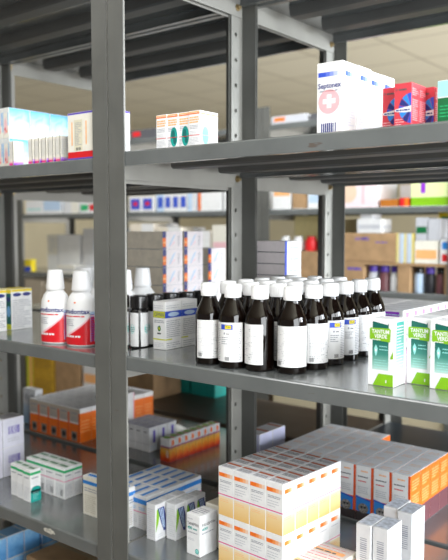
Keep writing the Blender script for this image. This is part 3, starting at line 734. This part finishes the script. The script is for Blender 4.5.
for c in range(5):
    for i in range(3):
        put(p, -1.090-c*(W+.0006), 1.108+i*(D+.001), S3L, W, D, f'white box with blue bands, {ORD[i]} row from the front, {ORD[c]} column from the right', 'medicine box', 'blue banded boxes filling the shelf corner', jit=.006)
W, D, H = .0260, .031, .077
p = pack('chevron_box', W, D, H, OFFW, art_tri)
for xr, yf, lb in ((-1.0305, 1.074, 'left one at the front'), (-.9985, 1.101, 'right group, nearest'), (-.9980, 1.1335, 'right group, middle'), (-.9975, 1.166, 'right group, farthest')):
    put(p, xr, yf, S3, W, D, f'white box with green and navy chevron, {lb}', 'medicine box', 'chevron boxes on the lower shelf')
for k in range(2):
    put(p, -1.0305, 1.107+k*.0325, S3, W, D, f'white box with green and navy chevron, left group, {["second","third"][k]} from the front', 'medicine box', 'chevron boxes on the lower shelf')
W, D, H = .0365, .050, .083
p = pack('tablet_carton', W, D, H, WHITE, art_tana)
put(p, -.907, 1.074, S3, W, D, 'white box with teal lettering and round teal emblem', 'medicine box', rz=-3)
W, D, H = .036, .060, .087
p = pack('beige_box', W, D, H, CREAM, lambda f, W, D, H: (f['T'].rect(.05, .05, .95, .95, ink('print_tan', (.50, .45, .35))), f['F'].lines(.1, .2, .9, .8, 6, LGREY, 3, .3)))
put(p, -.905, 1.131, S3, W, D, 'beige topped box between the teal lettered box and orange stack', 'medicine box', rz=-3)
# lower shelf, left bay
W, D, H = .051, .066, .0775
p = pack('pale_lilac_box', W, D, H, OFFW, art_barc)
for c in range(2):
    for lay in range(2):
        put(p, -1.627-c*.001, 1.120-c*(D+.002), S3L+lay*(H+.0003), W, D, f'pale lilac box with barcode, {["right","left"][c]} pile, {NL[lay]} one', 'medicine box', 'lilac barcode boxes at the left edge')
W, D, H = .0285, .030, .079
p = pack('green_band_box', W, D, H, WHITE, art_green_small)
for c in range(3):
    put(p, -1.424-c*(W+.0006), 1.054+.003*c, S3L, W, D, f'small white box with green band, {["rightmost, teal side showing","middle of three","leftmost of three"][c]}', 'medicine box', 'small green banded boxes on the lower left shelf', jit=.01)
W, D, H = .0365, .0275, .077
p = pack('wide_green_band_box', W, D, H, WHITE, art_green_large)
for c in range(4):
    for i in range(2):
        put(p, -1.377-c*(W+.0007), 1.118+i*(D+.0012), S3L, W, D, f'white box with green band and magenta line, {["front","rear"][i]} row, {ORD[c]} from the right', 'medicine box', 'wide green banded boxes on the lower left shelf')
W, D, H = .0725, .024, .090
p = pack('cream_blue_box', W, D, H, WHITE, art_cream_blue)
for c in range(2):
    put(p, -1.130-c*(W+.001), 1.090, S3L, W, D, f'cream box with blue band by the front post, {["right one, behind the post","left one"][c]}', 'medicine box', 'cream and blue boxes beside the front post')

# ------------------------------------------------------------------ LOWER SHELF of the units behind
B3L = -.652
W, D, H = .0485, .0455, .105
p = pack('orange_carton', W, D, H, WHITE, art_leftorange)
for c in range(5):
    for i in range(7):
        put(p, -1.705-c*.0492, 1.447+i*.0462, B3L, W, D, f'beige and orange carton, {ORD[i]} row from the front, {ORD[c]} column from the right', 'medicine box', 'orange cartons behind the lower left bay')
W, D, H = .040, .03, .133
p = pack('plain_white_box', W, D, H, OFFW, lambda f, W, D, H: (f['R'].rect(.9, 0, 1, 1, PINK), f['F'].lines(.1, .2, .9, .8, 6, LGREY, 3, .3)))
put(p, -1.655, 1.600, B3L, W, D, 'plain white box with pink edge right of the orange cartons', 'medicine box')
W, D, H = .033, .030, .120
p = pack('blue_fade_box', W, D, H, OFFW, art_ltblue)
for c in range(2):
    put(p, -2.000+.028-c*(W+.001), 1.455+.03, B3L, W, D, f'tall box fading white to blue, {["right","left"][c]} one, beyond the lilac boxes', 'medicine box', 'blue fading boxes by the left rear post')
W, D, H = .0175, .0260, .066
p = pack('flame_box', W*2, .0262, H, WHITE, art_flame)
for i in range(8):
    put(p, -1.362, 1.478+i*.0285, B3L, W*2, .0262, f'box with orange flame artwork, {ORD[i]} from the front of the row', 'medicine box', 'flame printed boxes in a row')
W, D, H = .0275, .038, .072
p = pack('violet_mark_box', W, D, H, OFFW, art_violet)
for c in range(4):
    for i in range(3):
        put(p, -1.472-c*.0292, 1.510+i*.040, B3L, W, D, f'white box with violet mark, {ORD[i]} row from the front, {ORD[c]} column from the right', 'medicine box', 'violet marked boxes beside the flame row', jit=.01)
W, D, H = .048, .058, .131
p = pack('lilac_box', W, D, H, OFFW, art_lilac)
for i in range(2):
    put(p, -1.054, 1.480+i*.059, S3, W, D, f'pale lilac box with brown striped top, {["nearer","farther"][i]} one beside the steel post', 'medicine box', 'lilac boxes behind the orange barred stack')

# folded leaflet lying behind the violet marked boxes
mb = MB(); pw = ink('leaflet_paper', (.80, .80, .76), rough=.8)
pts = []
for i in range(9):
    for j in range(7):
        u, v = i/8, j/6
        pts.append((u*.13, v*.10, .001+.018*abs(math.sin(u*5.2))*(1-.4*v)+.006*v*u))
top = [(i*7+j, (i+1)*7+j, (i+1)*7+j+1, i*7+j+1) for i in range(8) for j in range(6)]
mb.faces(pts, top, pw)
mb.faces([(x, y, z-.0006) for x, y, z in pts], [q[::-1] for q in top], pw)
o = mb.build('folded_leaflet'); o.location = (-1.62, 1.655, Z0+B3L); tag(o, 'crumpled white leaflet lying behind the violet marked boxes', 'leaflet')

# ------------------------------------------------------------------ BOTTOM SHELF (S4), left bay
W, D, H = .055, .0555, .0655
p = pack('blue_swirl_box', W, D, H, OFFW, lambda f, W, D, H: (f['R'].rect(.02, .02, .98, .97, ramp_ink('blue_swirl', 'Z', 0, H, [(0., (.10, .32, .68)), (.5, (.16, .42, .78)), (1., (.30, .58, .88))], noise=1.2, nscale=50)), f['F'].rect(.02, .02, .98, .97, SKYB), f['T'].rect(.02, .02, .98, .98, LBLUE)))
for lay in range(3):
    for i in range(6):
        put(p, -1.706, 1.065+i*.0575+(.004 if i > 3 else 0), LVL[4]+lay*.0662, W, D, f'sky blue box on the bottom shelf, {["lowest","middle","top"][lay]} layer, {ORD[i]} from the front', 'medicine box', 'blue boxes on the bottom left shelf')
def carton_box(name, W, D, H, m, marks=None, tape=True):
    """corrugated shipping carton with taped flaps"""
    mb = MB(); mb.chamfered(W, D, H, .002, m); f = box_faces(mb, W, D, H)
    if tape:
        f['T'].rect(.0, .47, 1, .53, ink('parcel_tape', (.46, .36, .22), rough=.25), 1); f['R'].rect(.47, .8, .53, 1, ink('parcel_tape', (.46, .36, .22), rough=.25), 1)
        f['T'].rect(0, .497, 1, .503, DGREY, 2)
    if marks: marks(f)
    o = mb.build(name); o['_tmp'] = 1
    return o
p = carton_box('cardboard_carton', .22, .20, .17, KRAFT)
put(p, -1.40, 1.18, LVL[4], .22, .20, 'brown cardboard carton on the bottom shelf right of the blue boxes', 'carton')

# ------------------------------------------------------------------ LOW RACK in the aisle behind (empty lower tray)
RY = 1.895
U5 = shelving_unit(XJ+.001, XJ+.965, RY, RY+.385, [-.34, -.652, -1.10], 1.03, 'low dark steel rack, nearly empty, behind the lower right cartons', detail=False, tray=metal_paint('slate_enamel', (.035, .045, .055), rough=.3, wear=.2))
U6 = shelving_unit(XJ-.966, XJ-.001, RY, RY+.385, [-.34, -.652, -1.10], 1.03, 'low dark steel rack holding brown and teal boxes behind the flame row', detail=False, tray=metal_paint('enamel_brown_reflection', (.07, .05, .035), rough=.4, wear=.2))  # tray's brown tone paints in the reflection of brown things nearby
p = carton_box('cardboard_carton', .22, .16, .19, KRAFT, lambda f: f['F'].lines(.1, .6, .5, .85, 2, VIOLET, 3, .4))
put(p, -1.925, 2.00, -.652, .22, .16, 'brown carton standing left on the low rack', 'carton')
def art_teal(f, W, D, H): f['F'].rect(.0, .0, 1, 1, TEAL); f['R'].rect(0, 0, 1, 1, TEAL); f['F'].rect(.3, .4, .7, .8, LGREY, 1)
W, D, H = .12, .10, .15
p = pack('teal_carton', W, D, H, TEAL, art_teal)
put(p, -1.755, 2.165, -.652, W, D, 'teal carton with grey label, right one on the low rack', 'carton')
put(p, -1.885, 2.168, -.652, W, D, 'teal carton, left one on the low rack, in shade', 'carton')

# ------------------------------------------------------------------ FAR ROW of shelving across the aisle
QY = 2.88
fl = [.50, .10, -.265, -.70, -1.08]
XF = [-4.936, -3.971, -3.006, -2.041, -1.076, -.111]
FARU = []
for k in range(5):
    FARU.append(shelving_unit(XF[k]+.001, XF[k+1]-.001, QY, QY+FD, fl, 1.935, f'grey steel shelving unit across the aisle, {["farthest left","behind the left rear post","behind the sachet cartons","behind the grey flat boxes","at the right"][k]}', bolts=False, detail=False))
def far(name, x0, x1, D, z, H, base, art, label, cat='carton', y=QY+.012, group=None):
    W = x1-x0; o = pack(name, W, D, H, base, art, .0015); return put(o, x1, y, z, W, D, label, cat, group)
def plain(*cols):
    def a(f, W, D, H):
        for k in ('F', 'R'):
            n = len(cols)
            for i, c in enumerate(cols): f[k].rect(i/n, 0, (i+1)/n, 1, c, 0)
    return a
def bandy(base, band, v0=.4, v1=.7):
    def a(f, W, D, H):
        for k in ('F', 'R'): f[k].rect(0, 0, 1, 1, base, 0); f[k].rect(.05, v0, .95, v1, band, 1)
    return a
def blocks(base, blk, n):
    def a(f, W, D, H):
        f['F'].rect(0, 0, 1, 1, base, 0); f['R'].rect(0, 0, 1, 1, base, 0)
        for i in range(n): f['F'].rect((i+.18)/n, .2, (i+.86)/n, .8, blk, 1)
    return a
A = fl[1]
# shelf at eye level, left to right
far('white_carton', -3.90, -3.74, .2, A, .085, OFFW, bandy(WHITE, LTEAL, .3, .4), 'white carton with pale teal line at far left of the far shelf')
far('white_carton', -3.73, -3.55, .2, A, .10, WHITE, bandy(WHITE, PBLUE, .2, .8), 'white carton with blue print on the far shelf')
far('white_carton', -3.53, -3.39, .2, A, .085, OFFW, plain(OFFW, CREAM), 'cream and white carton, third on the far shelf')
for k, (c, nm) in enumerate(((GREEN, 'green'), (RED, 'red'), (ORANGE, 'orange'))):
    far('small_carton', -3.375+.075*k, -3.305+.075*k, .1, A, .07, OFFW, bandy(WHITE, c, .2, .7), f'small white carton with {nm} panel on the far shelf')
far('blue_panel_box', -2.965, -2.77, .12, A, .085, WHITE, lambda f, W, D, H: (f['F'].rect(.08, .15, .45, .85, BLUE), f['F'].rect(.56, .15, .93, .85, BLUE), f['F'].rect(.18, .4, .34, .65, RED, 1), f['F'].rect(.66, .4, .82, .65, RED, 1)), 'white box with two blue and red panels, left on far shelf')
for k in range(4):
    far('blue_square_box', -2.750+.055*k, -2.698+.055*k, .12, A, .095, WHITE, blocks(WHITE if k else PBLUE, BLUE, 1), f'small white box with blue square, {ORD[k]} from the left on the far shelf')
far('grey_blue_box', -2.525, -2.465, .12, A, .11, PBLUE, plain(PBLUE, OFFW), 'pale blue grey box next to the orange edged carton')
far('orange_edge_carton', -2.455, -2.30, .2, A, .12, OFFW, lambda f, W, D, H: (f['F'].rect(0, 0, .12, 1, ORANGE), f['F'].rect(.14, 0, 1, 1, WHITE)), 'white carton with orange left edge on the far shelf')
far('white_carton', -2.285, -2.105, .2, A, .12, OFFW, plain(WHITE, PBLUE, WHITE), 'white carton with blue stripe left of the far steel posts')
far('white_carton', -1.985, -1.885, .2, A, .12, OFFW, bandy(WHITE, LORANGE, .5, .8), 'white carton with orange print beside the far steel post')
far('cardboard_carton', -1.875, -1.80, .2, A, .12, KRAFT, plain(KRAFT), 'small brown carton on the far shelf')
far('white_carton', -1.79, -1.70, .2, A, .12, OFFW, bandy(WHITE, PBLUE, .2, .5), 'white and blue carton right of the small brown carton')
far('blush_carton', -1.66, -1.44, .2, A, .13, OFFW, lambda f, W, D, H: (f['F'].rect(0, 0, 1, 1, ink('blush_card', (.85, .68, .72))), f['F'].disc(.35, .5, .2, .35, ink('tan_print', (.80, .56, .42)), 1), f['F'].rect(.66, .1, .72, .9, LPINK, 1)), 'blush pink carton with tan disc on the far shelf')
far('orange_tray', -1.425, -1.345, .15, A, .03, DORANGE, plain(ink('ochre', (.45, .15, .02))), 'shallow orange brown tray on the far shelf', 'tray')
far('red_tin', -1.335, -1.295, .1, A, .035, RED, plain(RED, ORANGE), 'small red tin right of the orange tray', 'tin')
far('white_carton', -1.42, -1.31, .1, A, .10, OFFW, plain(OFFW), 'plain white carton behind the orange tray', y=QY+.2)
far('lime_carton', -1.285, -1.12, .2, A, .115, LIME, lambda f, W, D, H: (f['F'].rect(0, 0, 1, 1, ink('lime_pale', (.72, .82, .40))), f['F'].rect(.25, .45, .38, .95, PURPLE, 1), f['F'].rect(0, 0, 1, .3, LIME, 1)), 'lime green carton with purple mark on the far shelf')
# second shelf
Bz = fl[2]
far('yellow_blue_box', -3.925, -3.86, .04, Bz, .075, YELLOW, lambda f, W, D, H: (f['F'].rect(0, 0, 1, .4, BLUE), f['F'].rect(0, .4, 1, 1, YELLOW)), 'yellow box with blue base at the far left post')
far('large_white_carton', -3.83, -3.51, .22, Bz, .235, OFFW, lambda f, W, D, H: (f['F'].rect(0, 0, 1, 1, WHITE), f['F'].rect(0, .45, .32, 1, CREAM, 1), f['F'].lines(.06, .55, .28, .95, 4, LGREY, 3, .3, 2), f['F'].rect(.32, 0, .34, 1, LGREY, 2)), 'large white carton with cream corner on the far left shelf', y=QY+.12)
far('flat_white_box', -3.60, -3.45, .10, Bz, .05, CREAM, bandy(CREAM, LGREY, .3, .5), 'small cream box in front of the large white carton')
far('flat_white_box', -3.43, -3.26, .10, Bz, .045, WHITE, bandy(WHITE, BLUE, .1, .3), 'small white box with blue foot on the far left shelf')
for k in range(4):
    far('white_pouch_box', -3.49+.01*(k % 2), -3.27+.01*(k % 2), .22, Bz+k*.0685, .068, OFFW, plain(OFFW, PBLUE), f'off white box, {["lowest","second","third","topmost"][k]} in the pile on the far left shelf', 'box', y=QY+.12)
for k in range(3):
    far('sachet_box', -2.96+.20*k, -2.775+.20*k, .2, Bz, .30-.02*k, OFFW, plain(TAUPE, WHITE), f'tall white and taupe carton far behind the sachets, {ORD[k]} from the left')
far('white_carton', -2.36, -2.22, .2, Bz, .29, OFFW, bandy(CREAM, LPINK, .6, .7), 'tall cream carton just left of the centre post, far shelf')
far('white_carton', -2.20, -2.10, .2, Bz, .20, OFFW, bandy(OFFW, LORANGE, .2, .7), 'white carton with pale orange panel, far shelf')
far('cardboard_carton', -2.00, -1.615, .16, Bz, .165, KRAFT, plain(KRAFT), 'long brown carton carrying round tubs on the far shelf')
for k in range(2):
    far('pale_yellow_carton', -1.985+.20*k, -1.81+.20*k, .2, Bz, .335-.02*k, ink('carton_cream_yellow', (.82, .70, .34)), lambda f, W, D, H: None, f'pale yellow carton on the far shelf, {["left","right"][k]} one', y=QY+.2)
for k in range(5):
    mb = MB(); lathe(mb, [(.0, 0), (.028, .002), (.032, .02), (.030, .05), (.022, .055), (.020, .07), (.0, .071)], [WHITE, PLW, RED, OFFW, RED][k], 16, cap_top=False, cap_bot=False); o = mb.build('round_tub', smooth=True)
    o.location = (-1.955+.072*k, QY+.08, Z0+Bz+.165); tag(o, f'small {["white","off white","red","off white","red"][k]} round tub on brown carton lid, {ORD[k]} from the left', 'tub')
mk = lambda f, W, D, H: (f['F'].text('UROMED', .22, .74, .50, .86, VIOLET, 1, .02), f['F'].lines(.62, .66, .86, .72, 1, VIOLET, 3, .6), f['R'].rect(.47, .6, .53, 1, ink('parcel_tape', (.46, .36, .22), rough=.25), 0))
far('cardboard_carton', -1.60, -1.352, .25, Bz+.1265, .125, KRAFT, mk, 'brown carton with violet lettering, upper of two')
far('cardboard_carton', -1.60, -1.50, .25, Bz, .125, KRAFT, lambda f, W, D, H: f['F'].lines(.2, .7, .9, .85, 1, VIOLET, 3, .6), 'brown carton with violet lettering, lower of two')
far('white_carton', -1.535, -1.42, .10, Bz+.2520, .06, OFFW, bandy(OFFW, LGREY, .3, .6), 'white carton lying on the brown carton')
far('white_carton', -1.52, -1.46, .08, Bz+.3125, .020, OFFW, bandy(OFFW, LGREY, .3, .6), 'small white carton topmost above the brown carton')
mb = MB(); mb.box(-1.498, -1.10, QY+.01, QY+.28, Z0+Bz+.1135, Z0+Bz+.125, KRAFT); o = mb.build('cardboard_sheet'); tag(o, 'cardboard sheet bridging cartons on the far shelf', 'cardboard')
far('striped_box', -1.348, -1.27, .10, Bz+.1255, .125, YELLOW, lambda f, W, D, H: [f['F'].rect(i/7, 0, (i+1)/7, 1, (ink('straw', (.72, .62, .25)), LGREY, PBLUE)[i % 3]) for i in range(7)], 'yellow grey and blue striped box on the far board', 'box')
far('cream_carton', -1.265, -1.165, .15, Bz+.1255, .095, OFFW, bandy(CREAM, LORANGE, .2, .6), 'cream carton with orange print on the far board')
for k in range(3):
    far('grey_green_box', -1.262+.055*k, -1.212+.055*k, .1, Bz+.2215, (.095, .09, .085)[k], OFFW, bandy(LGREY, (DGREEN, LGREY, DGREEN)[k], .3, .6), f'grey box with {["dark green","grey","dark green"][k]} band above the cream carton, {ORD[k]} from the left', 'box') if k < 2 else None
far('yellow_frame_box', -1.28, -1.13, .06, Bz+.20, .145, YELLOW, lambda f, W, D, H: (f['F'].rect(.08, .1, .92, .86, DGREEN),), 'yellow framed box standing behind the grey boxes', 'box', y=QY+.30)
far('box_riser', -1.28, -1.13, .06, Bz, .1995, KRAFT, plain(KRAFT), 'brown carton under the yellow framed box', 'carton', y=QY+.30)
for k in range(2):
    far('small_medicine_box', -1.155+.0*k, -1.112, .1, Bz+.1255+.05*k, .05, OFFW, blocks(WHITE, SKYB if k else RED, 1), f'small white box with {["red","blue"][k]} square at right end of far board', 'box')
for k in range(2):
    far('brown_block_carton', (-1.340, -1.135)[k], (-1.285, -1.095)[k], .2, Bz, .113, KRAFT, plain(KRAFT), f'narrow brown carton under the cardboard sheet, {["left","right"][k]} one')
def tub_bottle(x, y, z, capm, bodym, lb, h=.11, r=.026):
    root = bpy.data.objects.new('tablet_bottle', None); COL.objects.link(root); root.location = (x, y, Z0+z+.0003)
    mb = MB(); lathe(mb, [(r*.9, 0), (r, .003), (r, h*.66), (r*.85, h*.74), (r*.8, h*.78)], bodym, 20); mb.build('bottle_body', root, smooth=True)
    mb = MB(); lathe(mb, [(r*.88, h*.75), (r*.9, h*.77), (r*.88, h*.98), (r*.8, h)], capm, 20); mb.build('cap', root, smooth=True)
    tag(root, lb, 'bottle')
for k in range(3): tub_bottle(-1.470+.053*k, QY+.05, Bz, PLP, (LGREY, MAUVE, OFFW)[k], f'grey bottle with purple cap under the far board, {ORD[k]} from the left', r=.025)
for k in range(3): tub_bottle(-1.258+.048*k, QY+.05, Bz, PLB if k != 1 else PLP, (PBLUE, BLACK, MAUVE)[k], f'dark bottle under the far board, {ORD[k]} from the left, right of the narrow carton', r=.022)
# third shelf and below
Cz = fl[3]
for k in range(5):
    far('olive_carton', -3.93+.185*k, -3.755+.185*k, .3, Cz, .385 - .03*(k % 2), KRAFTL, lambda f, W, D, H: (f['F'].rect(0, .0, 1, .06, YELLOW),), f'olive brown carton with yellow foot, {ORD[k]} from the left, far shelf')
for k in range(4):
    far('cardboard_carton', -1.98+.22*k, -1.79+.22*k, .3, Cz, .20+.05*(k % 2), KRAFT if k % 2 else KRAFTL, plain(KRAFT if k % 2 else KRAFTL), f'brown shipping carton, {ORD[k]} from the left, far shelf below eye level')
Dz = fl[4]
def art_yc(f, W, D, H):
    f['F'].lines(.1, .2, .9, .8, 5, ink('print_brown', (.25, .14, .02)), 6, .35); f['R'].lines(.2, .3, .8, .7, 3, ink('print_brown', (.25, .14, .02)), 7, .3)
for k in range(2):
    far('yellow_carton', -3.86, -3.65, .25, Dz+k*.168, .167, CYELL, art_yc, f'yellow carton with brown print, {NL[k]} of two on the low far shelf')
far('cardboard_carton', -3.63, -3.40, .25, Dz, .33, KRAFT, plain(KRAFT), 'tall brown carton right of the yellow cartons')
far('tan_carton', -3.925, -3.87, .25, Dz, .34, DORANGE, plain(OYELL, LORANGE), 'orange and grey striped carton left of the yellow cartons')
far('white_carton', -3.37, -3.22, .2, Dz, .27, OFFW, bandy(OFFW, LORANGE, .6, .8), 'white carton beyond the left orange cartons')
far('cardboard_carton', -2.98, -2.55, .3, Dz, .30, KRAFT, plain(KRAFT), 'wide brown carton on the low far shelf')
far('cardboard_carton', -2.53, -2.10, .3, Dz, .22, KRAFT, plain(KRAFT), 'low wide brown carton on the low far shelf')
for k in range(3):
    far('beige_carton', -1.98+.30*k+.07*(k//2+k//3)*0, -1.69+.30*k, .3, Dz, .345, ink('carton_beige', (.55, .48, .33), rough=.8), lambda f, W, D, H: None, f'long beige carton on the low far shelf, {ORD[k]} from the centre post')
# top shelf of the far row
Tz = fl[0]
far('grey_box', -2.0, -1.80, .2, Tz, .035, LGREY, lambda f, W, D, H: f['F'].rect(.1, .3, .4, .8, ORANGE), 'low grey box with orange label on top of the far row')
far('grey_box', -1.78, -1.50, .3, Tz, .03, DGREY, plain(DGREY), 'flat black tray on top of the far row', 'tray')
far('grey_box', -2.95, -2.75, .2, Tz, .05, DGREY, lambda f, W, D, H: f['F'].rect(.1, .3, .4, .8, RED), 'dark tray with red label on top of the far row', 'tray')

# ------------------------------------------------------------------ bands, labels, small things
mb = MB(); rb = ink('rubber_red', (.45, .08, .08), rough=.5)
# worn sticker left on the lower left shelf edge
mb = MB(); pl = ink('sticker_paper', (.50, .48, .42), rough=.8, var=.5, scale=160)
rr = random.Random(3); pts = []
for k in range(14):
    a = 2*math.pi*k/14; pts.append((.021*math.cos(a)*rr.uniform(.7, 1.1), .0065*math.sin(a)*rr.uniform(.6, 1.2)))
mb.prism(pts, 'y', 0, .0004, pl); o = mb.build('worn_sticker'); o.location = (-1.281, FY+.0035-.00045, Z0+S3L-.013); tag(o, 'torn sticker remains on the lower left shelf edge', 'sticker')

# ------------------------------------------------------------------ light
w = bpy.data.worlds.new('World'); SC.world = w; w.use_nodes = True
bg = w.node_tree.nodes['Background']; bg.inputs[0].default_value = (1., .97, .90, 1); bg.inputs[1].default_value = .27
def area(name, loc, target, sx, sy, power, col):
    li = bpy.data.lights.new(name, 'AREA'); li.shape = 'RECTANGLE'; li.size = sx; li.size_y = sy; li.energy = power; li.color = col
    o = bpy.data.objects.new(name, li); COL.objects.link(o); o.location = loc
    o.rotation_euler = (Vector(target)-Vector(loc)).to_track_quat('-Z', 'Y').to_euler(); return o
area('daylight_window', (1.9, .55, 1.6), (-1, 1.25, 1.1), 3.4, 1.7, 240, (.93, .97, 1.))
area('daylight_window_aisle', (1.9, 2.5, 2.0), (-1.2, 1.7, 1.0), 1.0, 1.0, 165, (.86, .93, 1.))
lf = area('ceiling_fill_far', (3.2, 6.6, .5), (-4.6, 5.0, 2.6), 3.4, 1.2, 140, (1., .98, .93)); lf.data.spread = R(80)  # added fill, not a window; aimed up to brighten the ceiling
area('rear_aisle_fill', (-2.1, 2.36, 2.6), (-2.1, 2.40, 1.), 3.4, .3, 44, (.93, .97, 1.))  # added fill without a fixture, brightens far row fronts and box tops
area('ceiling_lamp_aisle', (-.75, .12, 2.58), (-.85, .62, 1.2), 2.4, .35, 26, (.97, .98, 1.))

# ------------------------------------------------------------------ camera
cd = bpy.data.cameras.new('camera'); cam = bpy.data.objects.new('camera', cd); COL.objects.link(cam)
cam.location = (0, 0, Z0); cam.rotation_euler = (R(90-3.93), 0, R(38.3))
cd.sensor_width = 36; cd.lens = 36*728/560; cd.clip_start = .02
cd.dof.use_dof = True; cd.dof.focus_distance = 1.30; cd.dof.aperture_fstop = 4.5
SC.camera = cam
vs = SC.view_settings; vs.view_transform = 'Standard'; vs.look = 'None'; vs.exposure = -0.08; vs.gamma = 1; vs.use_curve_mapping = False
SC.cycles.use_denoising = True
for o in list(bpy.data.objects):          # prototypes that were never placed
    if '_tmp' in o: bpy.data.objects.remove(o)
